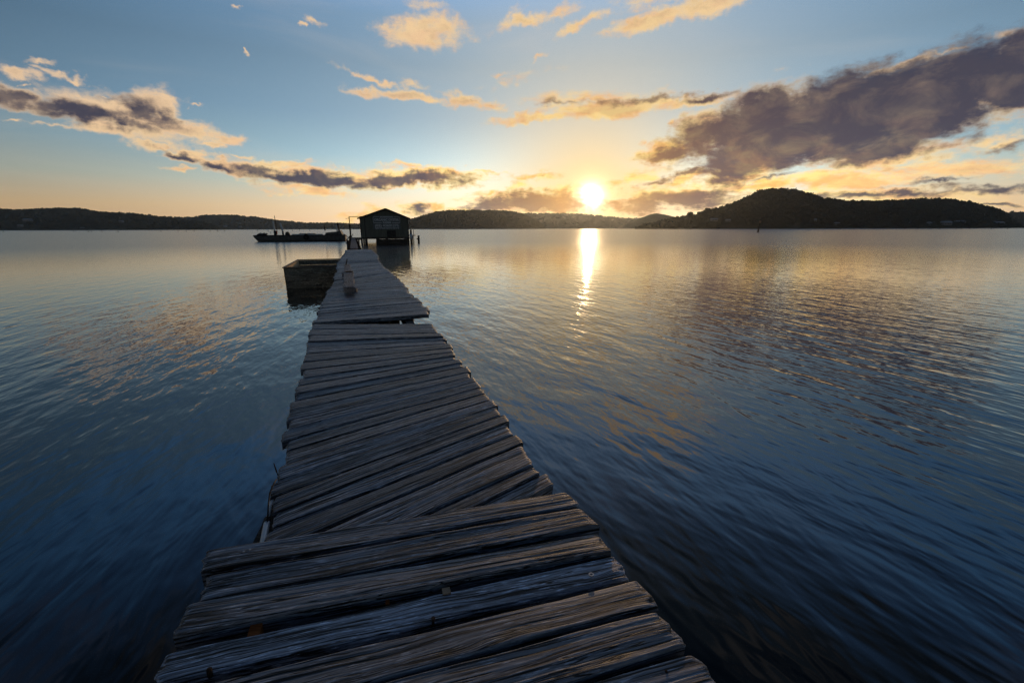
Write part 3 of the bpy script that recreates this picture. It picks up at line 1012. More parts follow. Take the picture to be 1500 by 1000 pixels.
Y_END = P(520, 366, DECK).y
for f_ in (0.14, 0.5, 0.84):
    mb = MB()
    ys = np.linspace(-0.5, Y_END - (3.0 if f_ > .6 else .4), 9)
    for a_, b2 in zip(ys[:-1], ys[1:]):
        mb.bar((deck_line(f_, a_), a_, DECK - 0.140), (deck_line(f_, b2) , b2 - .004, DECK - 0.140), 0.10, 0.15)
    mb.v = [(x, y - JO.y, z) for x, y, z in mb.v]
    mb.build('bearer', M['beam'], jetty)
post_y = [0.2, 2.6, 5.05, 7.6, 10.4, 13.4, 16.8, 22.6]
for i, y in enumerate(post_y):
    for f_ in (0.20, 0.78):
        x = deck_line(f_, y)
        mb = MB()
        w = [(random.random() - .5) * .05 for _ in range(4)]
        mb.tube([(w[0], w[1], -1.6), (w[2] * .5, w[3] * .5, -.2), (0, 0, DECK - .215)], [.095, .085, .08], 12)
        mb.build('post', M['pile'], jetty, smooth=True).location = (x, y - JO.y, 0)
    mb = MB()
    mb.bar((deck_line(.10, y), y + .02, DECK - .29), (deck_line(.86, y), y - .02, DECK - .29), .09, .13)
    mb.v = [(a_, b2 - JO.y, c2) for a_, b2, c2 in mb.v]
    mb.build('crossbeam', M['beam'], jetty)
# board propped under the open wedge and stumps in it with sunlight put into their colour
a_, b2 = P(575, 476, DECK - .1), P(611, 471, DECK - .1)
for (x_, y_, w_, mt) in ((578, 468, .045, 'beam'), (583.5, 467.5, .022, 'peg'), (602, 468, .07, 'beam'), (531, 473.5, .02, 'sunlit_tint_wood')):
    p = P(x_, y_, DECK - .12)
    MB().box((p.x, p.y - JO.y, DECK - .22), (w_, .05, .27)).build('packer', M[mt], jetty)

# small wood lumps, orange from sunlight put into their colour, and the peg seen in the front gap
for (x_, y_, w_, d_, h_, mt) in ((374, 927, .03, .05, .10, 'sunlit_tint_wood'), (568, 885, .012, .02, .05, 'sunlit_tint_wood'), (654, 869, .024, .024, .075, 'peg')):
    p = P(x_, y_, FRONT - (.018 if mt == 'peg' else .034))
    MB().box((p.x, p.y - JO.y, p.z - h_ / 2 + .012), (w_, d_, h_), rz=.3).build('packer', M[mt], jetty)


# nails, bolts and the washer: sub-parts of the boards
def on_plank(pl, px_, py_, kind, mat='steel'):
    p = P(px_, py_, FRONT)
    loc = Matrix.Rotation(-pl.rotation_euler.z, 3, 'Z') @ (p - (pl.location + JO))
    mb = MB()
    z = 0.001
    loc.z -= 0.0 if kind == "washer" else 0.006
    if kind == 'washer':
        k = 20
        vs_, fs_ = [], []
        for j in range(k):
            a = 2 * math.pi * j / k
            for (r_, zz2) in ((.0085, z), (.0085, z + .003), (.0042, z + .003), (.0042, z)):
                vs_.append((r_ * math.cos(a), r_ * math.sin(a), zz2))
        for j in range(k):
            for q in range(4):
                fs_.append((j * 4 + q, ((j + 1) % k) * 4 + q, ((j + 1) % k) * 4 + (q + 1) % 4, j * 4 + (q + 1) % 4))
        mb.add(vs_, fs_)
        mb.tube([(0, 0, -.004), (0, 0, .0015)], .0035, 10)
    elif kind == 'bolt':
        mb.tube([(0, 0, -.02), (0, 0, .004)], .0065, 6)
        mb.tube([(0, 0, .004), (0, 0, .007)], [.004, .003], 8)
    else:
        mb.tube([(0, 0, -.02), (.001, .0, .003)], .0035, 8)
        mb.tube([(.001, 0, .003), (.001, 0, .005)], .006, 8)
    o = mb.build('nail' if kind == 'nail' else kind, M[mat], pl)
    o.location = loc
    return o


on_plank(planks_front[3], 866, 842, 'washer')
on_plank(planks_front[3], 634, 904, 'nail', 'rust')
on_plank(planks_front[3], 306, 978, 'bolt', 'rust')
on_plank(planks_front[0], 357, 807, 'bolt')
on_plank(planks_front[0], 366, 804, 'bolt')
on_plank(planks_front[0], 809, 731, 'bolt')
on_plank(planks_front[1], 612, 799, 'bolt', 'rust')
on_plank(planks_front[4], 640, 952, 'bolt', 'rust')
on_plank(planks_front[4], 897, 881, 'nail', 'rust')
on_plank(planks_front[5], 921, 907, 'nail', 'rust')
on_plank(planks_front[6], 976, 982, 'bolt', 'rust')

# white pipe and black cord along the left edge
pz = DECK - .03
pp = empty('pipe', P(388, 796, pz))
tag(pp, 'white plastic pipe running along the left edge of the jetty', 'pipe')
p0, p1, p2, p3 = P(379, 830, pz), P(391, 765, pz), P(392, 760, pz), P(399.5, 728, pz + .01)
lo = Vector(pp.location)
MB().tube([p0 - lo, p1 - lo], .0125, 14).build('sleeve', M['pvc'], pp, smooth=False)
MB().tube([p1 - lo, p3 - lo], [.0075, .0065], 12).build('inner_tube', M['pvc'], pp, smooth=False)
MB().tube([p1 - lo + Vector((0, -.006, 0)), p2 - lo], .0145, 12).build('clamp', M['rubber'], pp)
cp = [P(392, 763, pz + .015), P(393, 740, pz + .02), P(395, 722, pz + .03), P(401, 708, pz + .05), P(405, 702, pz + .03)]
cd_ = MB().tube(cp, .0032, 8).build('cord', M['rubber'], smooth=True)
tag(cd_, 'thin black cord looping beside the white pipe at the jetty edge', 'cord')
tw = MB().tube([P(408, 698, DECK - .02), P(405, 690, DECK + .03), P(401, 678, DECK + .07)], [.004, .0035, .002], 6).build('wire', M['rust'])
tag(tw, 'short bent wire sticking up from the left edge of the jetty', 'wire')

# weathered beam lying on the deck
bo = P(512, 421, DECK + .155)
beam = empty('timber_beam', (bo.x, bo.y, DECK))
tag(beam, 'bleached split timber beam lying lengthwise on the far jetty boards', 'beam')
lo = Vector(beam.location)


def long_block(pts_near, pts_far, zt, th, name, seed, mat='pale_wood'):
    nl, nr = [P(*q, zt) for q in pts_near]
    fl, fr = [P(*q, zt) for q in pts_far]
    # a board along the view: the plank builder takes it turned a quarter
    return make_plank([nl, fl, fr, nr], th, 60, 14, seed, 1.0, edge=.012, groove=.004, mat=mat, ragged=.02, parent=beam)


zt = DECK + .155
o = long_block(((503.5, 421), (520, 420)), ((503, 398), (517, 397)), zt, .085, 'near_half', 1201)
o.name = 'near_half'
o = long_block(((504, 398.5), (514.5, 397.5)), ((503.5, 387.5), (513, 386.5)), zt + .012, .085, 'far_half', 1202)
o.name = 'far_half'
for (x_, y_) in ((516, 429), (505, 404), (508, 398)):
    p = P(x_, y_, DECK)
    MB().box((p.x - lo.x, p.y - lo.y + (.12 if y_ > 420 else 0), .036), (.10, .09, .070), rz=.1).build('block', M['pale_wood'], beam)
p = P(512, 399, zt)
MB().box((p.x - lo.x, p.y - lo.y, zt - lo.z + .018), (.15, .05, .02), rz=.12).build('iron_strap', M['rust'], beam)
p = P(506, 389, zt)
MB().tube([(p.x - lo.x, p.y - lo.y, .1), (p.x - lo.x + .01, p.y - lo.y + .15, .33)], [.02, .012], 8).build('spike', M['rust'], beam)

# ------------------------------------------------------------------ floating crate
f0, f1 = P(420.5, 422.5, 0), P(416, 392.5, 0.72)
fy = P(421, 422.5, 0).y
cl = P(420.5, 422.5, 0)
crate = empty('floating_crate', (cl.x, cl.y, 0))
tag(crate, 'open topped dark wooden crate sitting in the water beside the jetty', 'crate')
CWd = 2.05
top_z = D(416, 392.5, fy).z
CD = P(437, 381, top_z).y - fy
flare = D(416, 392.5, fy).x - cl.x
bk = P(437, 381, top_z)
nr_ = D(416, 392.5, fy)
crate.rotation_euler.z = -math.atan2(bk.x - nr_.x, bk.y - nr_.y)
CD = (Vector((bk.x - nr_.x, bk.y - nr_.y))).length
print('crate', crate.rotation_euler.z, CD, flare, top_z)


def panel(a, b_, z0, z1, th, name, boards, fl=0.0, side=0):
    """upright board panel from a to b (xy, local); boards shown as proud strips"""
    mb = MB()
    dz = (z1 - z0) / boards
    for k in range(boards):
        za, zb = z0 + dz * k, z0 + dz * (k + 1) - .008
        fa, fb = fl * (za / z1 if z1 else 0), fl * (zb / z1)
        d = (Vector((b_[0] - a[0], b_[1] - a[1], 0))).normalized()
        nrm = Vector((d.y, -d.x, 0)) * th / 2
        jig = .004 * (k % 2)
        q = []
        for (zc, ff) in ((za, fa), (zb, fb)):
            for (pt, s) in ((a, -1), (b_, 1)):
                for sg in (1, -1):
                    q.append(Vector((pt[0] + (ff if side == 0 and pt is a else (ff if side else 0)), pt[1], zc)) + nrm * sg * (1 + jig / th))
        mb.add(q, [(0, 2, 6, 4), (3, 1, 5, 7), (0, 4, 5, 1), (2, 3, 7, 6), (4, 6, 7, 5), (0, 1, 3, 2)])
    o_ = mb.build(name, M['crate'], crate)
    return o_


panel((0, 0), (CWd, 0), -.35, top_z, .05, 'front_panel', 5, flare)
panel((0, CD), (CWd, CD), -.35, top_z, .05, 'back_panel', 5, flare)
panel((0, .028), (0, CD - .028), -.35, top_z, .05, 'side_panel', 5, flare, 1).color = (2.2, 1.7, 1.2, 1)  # lighter warm tint paints sunlight onto this panel's inner face
panel((CWd, .028), (CWd, CD - .028), -.35, top_z, .05, 'side_panel', 5, 0, 1)
MB().box((CWd / 2 + flare / 2, -.012, top_z + .014), (CWd - flare + .1, .09, .03)).build('rim', M['pale_wood'], crate).color = (.55, .5, .45, 1)
MB().box((flare, CD / 2, top_z + .014), (.08, CD - .13, .03)).build('rim', M['pale_wood'], crate).color = (.55, .5, .45, 1)
MB().box((CWd / 2 + flare / 2, CD + .012, top_z + .014), (CWd - flare + .1, .09, .03)).build('rim', M['pale_wood'], crate).color = (.45, .4, .35, 1)
MB().box((CWd / 2, CD / 2, -.05), (CWd - .08, CD - .08, .05)).build('floor_board', M['crate'], crate)

# ------------------------------------------------------------------ shed on piles
wl = P(528.5, 354.5, 0)
SY = 62.0
xl, xr = D(528.5, 340, SY).x, D(599.5, 340, SY).x
SW = xr - xl
z_floor = D(560, 347.6, SY).z
z_eave = D(560, 319.5, SY).z
z_apex = D(564.5, 306.5, SY).z
SD = 9.0
SHED_RZ = R(14)
shed = empty('oyster_shed', ((xl + xr) / 2, SY, 0), SHED_RZ)
shed.scale = (0.963, 1, 1)
tag(shed, 'dark green gabled oyster shed standing on piles over the water', 'shed')
hw = SW / 2
ax = D(564.5, 306.5, SY).x - (xl + xr) / 2
mb = MB()
# gable wall built as upright cladding boards, each a little proud of the next
nb = 44
for (yy, sgn) in ((0, -1), (SD, 1)):
    for k in range(nb):
        xa, xb = -hw + SW * k / nb, -hw + SW * (k + 1) / nb + .006

        def zt_(x):
            return z_eave + (z_apex - z_eave) * (1 - abs(x - ax) / (hw + (ax if x < ax else -ax)))
        pr = .02 + .012 * (k % 2)
        za, zb = zt_(xa), zt_(xb)
        q = [(xa, yy + sgn * pr, z_floor), (xb, yy + sgn * pr, z_floor), (xb, yy + sgn * pr, zb), (xa, yy + sgn * pr, za), (xa, yy - sgn * (.05 + pr), z_floor), (xb, yy - sgn * (.05 + pr), z_floor), (xb, yy - sgn * (.05 + pr), zb), (xa, yy - sgn * (.05 + pr), za)]
        mb.add(q, [(0, 1, 2, 3), (5, 4, 7, 6), (1, 5, 6, 2), (4, 0, 3, 7), (3, 2, 6, 7), (0, 4, 5, 1)])
mb.box((-hw + .03, SD / 2, (z_floor + z_eave) / 2), (.06, SD - .12, z_eave - z_floor))
mb.box((hw - .03, SD / 2, (z_floor + z_eave) / 2), (.06, SD - .12, z_eave - z_floor))
mb.build('wall', M['shed_wall'], shed)
# roof: two sheets with an overhang
for s in (-1, 1):
    mb = MB()
    xe = s * (hw + .28)
    slope = (z_apex - z_eave) / (hw - s * ax)
    ze = z_eave - slope * .28 + .03
    za = z_apex + .05
    q = [(ax, -.35, za), (xe, -.35, ze), (xe, SD + .3, ze), (ax, SD + .3, za)]
    q2 = [(x, y, z + .06) for x, y, z in q]
    mb.add(q + q2, [(0, 1, 2, 3), (7, 6, 5, 4), (0, 4, 5, 1), (1, 5, 6, 2), (2, 6, 7, 3), (3, 7, 4, 0)])
    nr_ = 16
    for k in range(nr_):
        yy = -.35 + (SD + .65) * (k + .5) / nr_
        mb.bar((ax + s * .05, yy, za + .07), (xe, yy, ze + .07), .05, .03)
    rf = mb.build('roof', M['roof'], shed)
    MB().bar((ax, -.38, za - .03), (xe, -.38, ze - .03), .03, .16, (0, 1, 0) if False else (0, 0, 1)).build('bargeboard', M['shed_trim'], rf)
# floor frame and skirt
MB().box((0, SD / 2, z_floor - .11), (SW + .1, SD, .20)).build('floor_frame', M['beam'], shed)
xs0 = D(550.5, 350, SY).x - shed.location.x
mb = MB()
mb.box(((xs0 + hw) / 2, .05, z_floor - .40), (hw - xs0 - .2, .06, .34))
mb.box(((xs0 + hw) / 2, .02, .12), (hw - xs0, .06, .42))
mb.build('skirt_board', M['beam'], shed)
for px_ in (530, 537, 552, 566, 580, 594, 599):
    for yy in (.25, SD * .5, SD - .3):
        x_ = D(px_, 350, SY).x - shed.location.x
        if yy > 1 and px_ in (537, 594):
            continue
        MB().tube([(0, 0, -1.5), (0, 0, z_floor - .2)], [.14, .12], 10).build('pile', M['pile'], shed, smooth=True).location = (x_, yy, 0)
# dark door in the front wall and a side window
x_d0, x_d1 = D(567, 343, SY).x - shed.location.x, D(580, 343, SY).x - shed.location.x
zd0, zd1 = z_floor + .03, D(560, 337.5, SY).z
dr = MB().box(((x_d0 + x_d1) / 2, -.055, (zd0 + zd1) / 2), (x_d1 - x_d0, .04, zd1 - zd0)).build('hatch', M['dark_paint'], shed)
MB().box(((x_d0 + x_d1) / 2, -.09, (zd0 + zd1) / 2), (.05, .03, zd1 - zd0 - .1)).build('batten', M['shed_trim'], dr)
x_b = D(535, 333, SY).x - shed.location.x
MB().box((x_b, -.05, (z_floor + z_eave) / 2), (.10, .04, z_eave - z_floor - .2)).build('corner_strip', M['shed_trim'], shed)
MB().box((-hw + .06, -.05, (z_floor + z_eave) / 2), (.11, .04, z_eave - z_floor - .1)).build('corner_strip', M['shed_trim'], shed)
MB().box((hw - .06, -.05, (z_floor + z_eave) / 2), (.11, .04, z_eave - z_floor - .1)).build('corner_strip', M['shed_trim'], shed)
# painted sign on the gable wall
sx0, sx1 = D(546.5, 325, SY).x - shed.location.x, D(586.5, 325, SY).x - shed.location.x
sz1, sz0 = D(565, 316.2, SY).z, D(565, 335.8, SY).z
sgn_ = MB().box(((sx0 + sx1) / 2, -.052, (sz0 + sz1) / 2), (sx1 - sx0, .03, sz1 - sz0)).build('sign', M['sign'], shed)
sw_ = sx1 - sx0


def text(s, py_, hpx, width, name='lettering', cx=None, shear=0.0):
    z = D(565, py_, SY).z
    h = hpx / F * SY
    cu = bpy.data.curves.new(name, 'FONT')
    cu.body = s
    cu.align_x = 'CENTER'
    cu.align_y = 'CENTER'
    cu.size = h * 1.35
    cu.shear = shear
    cu.extrude = .008
    cu.offset = .006
    o_ = bpy.data.objects.new(name, cu)
    COL.objects.link(o_)
    bpy.context.view_layer.update()
    wx = o_.dimensions.x
    me = bpy.data.meshes.new_from_object(o_)
    bpy.data.objects.remove(o_)
    o2 = bpy.data.objects.new(name, me)
    me.materials.append(M['letters'])
    COL.objects.link(o2)
    o2.parent = sgn_
    o2.rotation_euler = (math.pi / 2, 0, 0)
    k = width / max(wx, .01)
    o2.scale = (k, 1, 1)
    o2.location = ((sx0 + sx1) / 2 if cx is None else cx, -.076, z)
    return o2


text("BROADWATER'S", 318.0, 1.7, sw_ * .48)
text('ORGANIC OYSTER', 322.2, 3.4, sw_ * .90)
text('FARM', 326.2, 2.6, sw_ * .28)
text('(02) 43601275', 330.6, 3.4, sw_ * .86)
text('Sydney Rock Oysters Opened', 334.2, 1.7, sw_ * .86)
for (xa, xb) in ((.02, .32), (.68, .98)):
    MB().box((sx0 + sw_ * (xa + xb) / 2, -.074, D(565, 326.4, SY).z), (sw_ * (xb - xa), .012, .05)).build('rule', M['letters'], sgn_)
for (xa, xb) in ((.02, .23), (.77, .98)):
    MB().box((sx0 + sw_ * (xa + xb) / 2, -.074, D(565, 317.6, SY).z), (sw_ * (xb - xa), .012, .04)).build('rule', M['letters'], sgn_)
for xa in (.012, .988):
    MB().box((sx0 + sw_ * xa, -.074, (D(565, 317.6, SY).z + D(565, 326.4, SY).z) / 2), (.04, .012, D(565, 317.6, SY).z - D(565, 326.4, SY).z - .06)).build('rule', M['letters'], sgn_)
# landings at either side
lx0, lx1 = D(514, 345, SY).x - shed.location.x, -hw - .02
mb = MB()
nbd = 9
for k in range(nbd):
    mb.box((lx0 + (lx1 - lx0) * (k + .5) / nbd, 1.2, z_floor - .06 - .004 * (k % 2)), ((lx1 - lx0) / nbd - .02, 3.2, .06))
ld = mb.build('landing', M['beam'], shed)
MB().box(((lx0 + lx1) / 2, -.3, z_floor - .2), (lx1 - lx0, .1, .2)).build('landing_beam', M['beam'], ld)
for px_ in (514.5, 526):
    MB().tube([(0, 0, -1.5), (0, 0, z_floor - .1)], .10, 10).build('landing_pile', M['pile'], ld, smooth=True).location = (D(px_, 350, SY).x - shed.location.x, -.25, 0)
rx0, rx1 = hw + .02, D(609.5, 345, SY).x - shed.location.x
mb = MB()
for k in range(5):
    mb.box((rx0 + (rx1 - rx0) * (k + .5) / 5, 1.0, D(605, 345, SY).z - .005 * (k % 2)), ((rx1 - rx0) / 5 - .02, 2.2, .09))
ld = mb.build('landing', M['beam'], shed)
MB().tube([(0, 0, -1.4), (0, 0, D(605, 345, SY).z - .05)], .06, 8).build('landing_pile', M['pile'], ld, smooth=True).location = (D(605.5, 350, SY).x - shed.location.x, .1, 0)

# things round the shed
p = D(602, 343.5, SY - .6)
dm = empty('mooring_pile', (p.x, p.y, 0))
tag(dm, 'thick pile with a pale blue sleeve at the right corner of the shed', 'pile')
MB().tube([(0, 0, -1.5), (0, 0, D(602, 336.5, SY - .6).z)], [.15, .13], 12).build('shaft', M['pile'], dm, smooth=True)
MB().tube([(0, 0, D(602, 350, SY - .6).z), (0, 0, D(602, 342.5, SY - .6).z)], .17, 14).build('sleeve', M['pale_blue'], dm, smooth=True)
p = D(606, 345, SY)
sp = MB().tube([(p.x, p.y, -1), (p.x, p.y, D(606, 336, SY).z)], .035, 8).build('pole', M['stake'])
tag(sp, 'thin bare pole rising through the small landing right of the shed', 'pole')
p = P(613.5, 356, 0)
mp = empty('mooring_pile', (p.x, p.y, 0))
tag(mp, 'short stout mooring pile standing alone in the water right of the shed', 'pile')
MB().tube([(0, 0, -1.5), (.01, 0, .5), (0, 0, D(613.5, 345, p.y).z)], [.15, .14, .13], 12).build('shaft', M['pile'], mp, smooth=True)
MB().box((-.17, -.05, D(613.5, 350, p.y).z), (.2, .12, .14)).build('cleat', M['rust'], mp)
# conduit pole left of the shed, with its arm to the eave
CY = SY - 1.0
p = D(513.6, 345, CY)
cpole = empty('utility_pole', (p.x, CY, 0))
tag(cpole, 'thin pole with a cross arm reaching over to the shed eave', 'pole')
zt2 = D(513.6, 317.2, CY).z
mb = MB().tube([(0, 0, -1), (0, 0, D(513, 329, CY).z)], [.11, .10], 10)
mb.build('pole', M['pile'], cpole)
MB().tube([(0, 0, D(513, 329, CY).z), (0, 0, zt2)], .055, 8).build('upper_pole', M['rust'], cpole)
MB().tube([(0, 0, zt2 - .03), (D(528.4, 317, CY).x - p.x, .6, zt2 + .02)], .035, 8).build('arm', M['rust'], cpole)
MB().tube([(D(506, 319.8, CY).x - p.x, 0, zt2 - .26), (-.05, 0, zt2 - .22)], .025, 8).build('short_arm', M['rust'], cpole)
p = P(525.2, 362.5, 0)
ps = MB().tube([(p.x, p.y, -1), (p.x + .02, p.y, D(525.5, 354, p.y).z)], [.10, .085], 10).build('mooring_pile', M['pile'], smooth=True)
tag(ps, 'short dark pile in the water between jetty end and shed', 'pile')

# ------------------------------------------------------------------ narrow gangway from the jetty end to the shed
ga, gb = P(519, 365, DECK), P(516.5, 345.5, DECK + .12)
gb = Vector((D(517, 345, SY - 2).x, SY - 2.0, z_floor - .1))
gang = empty('gangway', (ga.x, ga.y, 0))
tag(gang, 'narrow raised plank walkway leading from the jetty end to the shed', 'walkway')
ln = (gb - ga).length
nseg = 9
mid_z = .10
for k in range(nseg):
    for s in (-1, 0, 1):
        a_ = ga.lerp(gb, (k + .02) / nseg) - Vector(gang.location)
        b2 = ga.lerp(gb, (k + .99) / nseg) - Vector(gang.location)
        j = (random.random() - .5) * .05
        MB().bar(a_ + Vector((s * .165 + j, 0, .02 + j * .3)), b2 + Vector((s * .165 - j, 0, .02 - j * .3)), .145, .05).build('board', M['pale_wood'], gang).color = (.55, .52, .6, 1)
for k in range(1, nseg):
    c_ = ga.lerp(gb, k / nseg) - Vector(gang.location)
    mb = MB()
    mb.box((c_.x, c_.y, c_.z - .11), (.95, .09, .11))
    mb.build('crossbeam', M['beam'], gang)
    for s in (-1, 1):
        hgt_ = c_.z + (random.choice((.0, .15, .35)) if s < 0 else -.1)
        MB().tube([(0, 0, -1.5), (0.01, 0, hgt_)], [.075, .06], 8).build('post', M['pile'], gang, smooth=True).location = (c_.x + s * .42, c_.y, 0)
# broken bleached rails beside its far end
pr_ = P(511, 352, DECK + .3)
for (x0_, y0_, x1_, y1_, w_) in ((504, 343, 512, 349, .06), (508, 352, 513, 345, .06), (509, 358, 508, 350, .09), (511, 362, 507.5, 355, .10), (514, 349, 517, 343, .06)):
    Yq = SY - 12 if y0_ < 352 else 40
    a_, b2 = D(x0_, y0_, Yq) - Vector(gang.location), D(x1_, y1_, Yq) - Vector(gang.location)
    MB().bar(a_, b2, w_, w_).build('rail', M['pale_wood'], gang).color = (.7, .62, .55, 1)

# ------------------------------------------------------------------ work barge
BY = P(440, 353.6, 0).y
bp = P(440, 353.6, 0)
bx = lambda px_, py_=350: D(px_, py_, BY).x - bp.x
bz = lambda py_, px_=440: D(px_, py_, BY).z
barge = empty('barge', (bp.x, BY, 0), R(16))
barge.scale = (1 / 1.08, 1, 1)
tag(barge, 'long low dark work barge with tall pale posts moored left of the shed', 'barge')
zd = bz(344.4)
st = [(bx(373), .9), (bx(378.5), 1.0), (bx(386), 1.0), (bx(440), 1.0), (bx(500), 1.0), (bx(507), .85)]
BW = 4.2
vs_, fs_ = [], []
prof = [(-.5, .2), (.02, .6), (.10, .95), (.5, 1.0), (zd, 1.0)]
for i, (x_, wk) in enumerate(st):
    for s in (-1, 1):
        for (z_, ww) in prof:
            bow = max(0, (3 - i)) if i < 2 else 0
            if i == 0:
                z2 = zd - .42 + (z_ + .5) / (zd + .5) * .44
            elif i == 5:
                z2 = z_ + .03
            else:
                z2 = z_
            vs_.append((x_, BW / 2 + s * BW / 2 * ww * wk, z2))
npf = len(prof)
for i in range(len(st) - 1):
    a, b2 = i * 2 * npf, (i + 1) * 2 * npf
    for k in range(npf - 1):
        fs_.append((a + k, b2 + k, b2 + k + 1, a + k + 1))
        fs_.append((a + npf + k + 1, b2 + npf + k + 1, b2 + npf + k, a + npf + k))
    fs_.append((a + npf - 1, b2 + npf - 1, b2 + 2 * npf - 1, a + 2 * npf - 1))
    fs_.append((a, a + npf, b2 + npf, b2))
fs_.append(tuple(range(npf)) + tuple(range(2 * npf - 1, npf - 1, -1)))
e = (len(st) - 1) * 2 * npf
fs_.append(tuple(e + q for q in (tuple(range(npf - 1, -1, -1)) + tuple(range(npf, 2 * npf)))))
hl = MB().add(vs_, fs_).build('hull', M['hull'], barge)
MB().bar((bx(380), -.06, bz(352)), (bx(500), -.06, bz(352)), .03, .12).build('paint_stripe', M['hull_pale'], hl)
MB().bar((bx(375), -.05, zd - .03), (bx(504), -.05, zd - .03), .10, .09).build('gunwale', M['dark_paint'], hl)
# deck load
mb = MB()
for k in range(7):
    mb.tube([(bx(379 + 1.7 * k), .4 + .1 * k, zd + .05), (bx(380 + 1.7 * k), 1.4, zd + .22 + .06 * math.sin(k * 2.1))], .14, 8)
mb.build('rope_heap', M['dark_paint'], barge)


def bpost(x0_, y0_, x1_, y1_, r_, mat, dy=.5, name='post'):
    a_ = Vector((bx(x0_), dy, bz(y0_)))
    b2 = Vector((bx(x1_), dy, bz(y1_)))
    return MB().tube([a_, b2], r_, 10).build(name, M[mat], barge, smooth=False)


bpost(403.7, 340, 402.6, 323.5, .13, 'pale_blue')
bpost(404, 344.5, 403.8, 338, .22, 'dark_paint', .5, 'post_base')
bpost(406.8, 343.5, 406.6, 338, .08, 'red_paint', .3, 'fire_bottle')
bpost(405.8, 340, 404.4, 315.8, .05, 'rust', 1.2, 'mast')
bpost(415.2, 339, 412.6, 326.5, .15, 'pale_blue')
bpost(415, 344.5, 415, 338, .14, 'dark_paint', .5, 'post_base')
bpost(477.2, 338, 476.8, 329.8, .10, 'dark_paint')
bpost(495.6, 339, 494.8, 328.8, .12, 'pale_blue')
bpost(499, 342, 497, 325.8, .15, 'dark_paint')
bpost(397.5, 343, 397.2, 339, .03, 'rust', .6, 'stanchion')
mb = MB()
k = 16
ring_pts = []
for j in range(6):
    a = j / 5 * math.pi / 2
    ring_pts.append((math.sin(a), math.cos(a)))
tank_r = bx(424.8) - bx(417.2)
mb.tube([(bx(421), .8, zd + .02)] + [(bx(421), .8, zd + .08 + tank_r * .5 * 1.1 * s_) for s_, _ in ring_pts[1:]], [tank_r * .5] + [max(.01, tank_r * .5 * c_) for _, c_ in ring_pts[1:]], 16)
mb.build('drum', M['dark_paint'], barge, smooth=True)
MB().box(((bx(428) + bx(472)) / 2, 1.0, zd + .10), (bx(472) - bx(428), 1.6, .14)).build('tray_stack', M['pale_blue'], barge).color = (1, 1, 1, 1)
MB().box(((bx(428) + bx(472)) / 2, 1.02, zd + .215), (bx(470) - bx(446), 1.3, .085)).build('tray_stack', M['hull_pale'], barge)
mb = MB()
z0_, z1_ = zd + .01, bz(339.2)
q = [(bx(477), .1, z0_), (bx(503), .1, z0_), (bx(500), .1, bz(337.5)), (bx(496), .1, z1_), (bx(478), .1, bz(341))]
q2 = [(x_, BW - .2, z_) for x_, _, z_ in q]
mb.add(q + q2, [(0, 1, 2, 3, 4), (9, 8, 7, 6, 5), (0, 5, 6, 1), (1, 6, 7, 2), (2, 7, 8, 3), (3, 8, 9, 4), (4, 9, 5, 0)])
mb.build('stern_ramp', M['hull'], barge)
mb = MB()
for k in range(18):
    pass
tp = [(bx(449) + .36 * math.cos(a), -.13, bz(347) + .36 * math.sin(a)) for a in np.linspace(0, 2 * math.pi, 19)]
MB().tube(tp, .12, 8, cap=False).build('tyre_fender', M['rubber'], barge, smooth=True)
MB().bar((bx(446), -.12, zd - .05), (bx(454), -.12, bz(350)), .1, .16).build('fender_board', M['rubber'], barge)

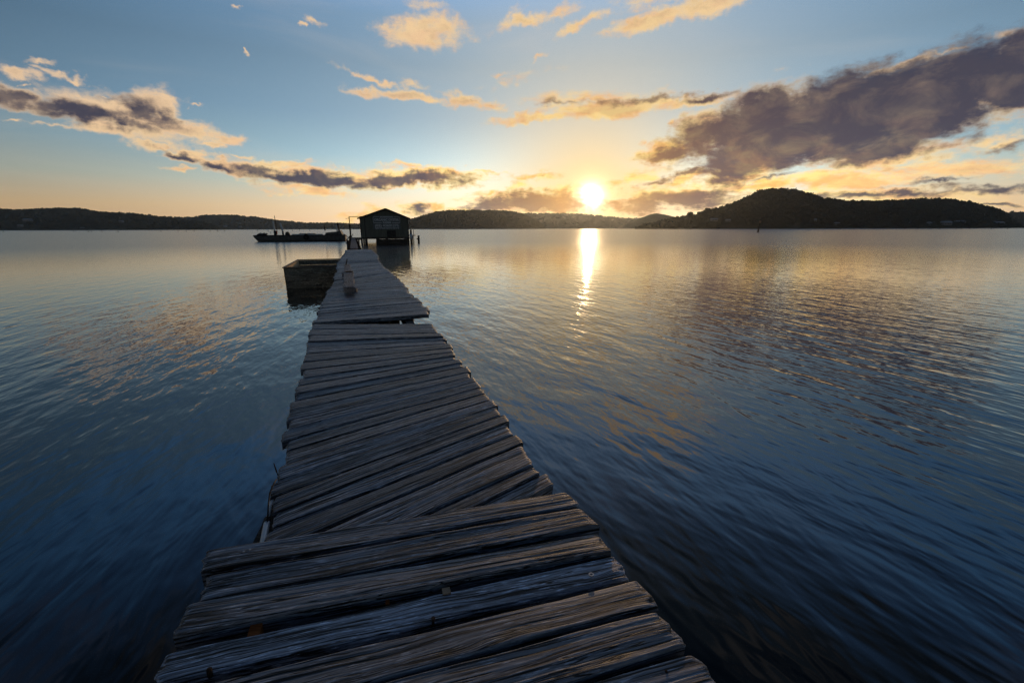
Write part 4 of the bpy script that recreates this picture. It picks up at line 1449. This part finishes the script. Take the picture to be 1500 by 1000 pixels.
# ------------------------------------------------------------------ stakes and channel marker
sx = [(5, 340.2), (108, 339.6), (129.5, 340.2), (134, 340.0), (149.5, 340.4), (173, 340.4), (236, 339.8), (261, 339.8), (273, 339.6), (284.5, 339.6), (308, 339.7), (319, 339.7), (329, 339.6), (377.5, 339.2), (393, 339.2), (398.5, 339.0), (428.5, 339.0), (439, 338.6), (454, 338.8)]
proto = None
for i, (x_, y_) in enumerate(sx):
    p = P(x_, y_, 0)
    if proto is None:
        proto = empty('oyster_stake', p)
        MB().tube([(0, 0, -1.0), (.03, 0, .75), (.0, 0, 1.45)], [.16, .15, .13], 7).build('shaft', M['stake'], proto)
        MB().tube([(0, 0, 1.45), (0, 0, 1.52)], [.16, .13], 7).build('cap', M['stake'], proto)
        o = proto
    else:
        o = proto.copy()
        COL.objects.link(o)
        for ch in proto.children:
            c_ = ch.copy()
            COL.objects.link(c_)
            c_.parent = o
        o.location = p
    s_ = .8 + .5 * random.random()
    o.scale = (1, 1, s_)
    tag(o, 'dark stake in the water off the left shore, one of a loose row', 'stake', 'stakes standing off the left shore')
for i, (x_, y_) in enumerate([(1042, 336.6), (1049, 336.8), (1053, 336.9), (1231, 336.2), (1281, 336), (1300, 336), (1312, 336), (1325, 336), (1345, 336), (1376, 336.4), (1401, 336), (1408, 336), (1420, 335.8), (1452, 335.8), (1476, 335.6)]):
    p = P(x_, y_, 0)
    o = proto.copy()
    COL.objects.link(o)
    for ch in proto.children:
        c_ = ch.copy()
        COL.objects.link(c_)
        c_.parent = o
    o.location = p
    o.scale = (1.6, 1.6, 2.0)
    tag(o, 'tiny stake in the water off the wooded right shore, one of a loose row', 'stake', 'stakes standing off the right shore')
p = P(1110.5, 340.2, 0)
mk = empty('channel_marker', p)
tag(mk, 'thin channel marker pole standing in front of the wooded right hill', 'marker')
zt3 = D(1111.5, 324, p.y).z
MB().tube([(0, 0, -1), (0, 0, 1.6)], [.42, .36], 12).build('base', M['stake'], mk, smooth=True)
MB().tube([(0, 0, 1.6), (.35, 0, zt3)], [.13, .10], 8).build('pole', M['rust'], mk)
MB().box((.38, 0, zt3 - .3), (.75, .1, .9)).build('top_mark', M['peg'], mk)
MB().tube([(.38, 0, zt3 + .15), (.38, 0, zt3 + .5)], .12, 8).build('lantern', M['dark_paint'], mk)

# ------------------------------------------------------------------ haze
HZ = 0.00005
hb = MB().box((0, 0, 70), (2 * RW + 200, 2 * RW + 200, 160))
hm = bpy.data.materials.new('haze_air')
hm.use_nodes = True
nt = hm.node_tree
nt.nodes.clear()
out = nt.nodes.new('ShaderNodeOutputMaterial')
pv = nt.nodes.new('ShaderNodeVolumePrincipled')
pv.inputs['Color'].default_value = (0.78, 0.89, 1.0, 1)
pv.inputs['Density'].default_value = HZ
pv.inputs['Anisotropy'].default_value = 0.80
nt.links.new(pv.outputs[0], out.inputs['Volume'])
hm.cycles.homogeneous_volume = True
if HZ > 0:
    tag(hb.build('haze', hm), 'thin golden haze over the whole bay', None, None, 'stuff')
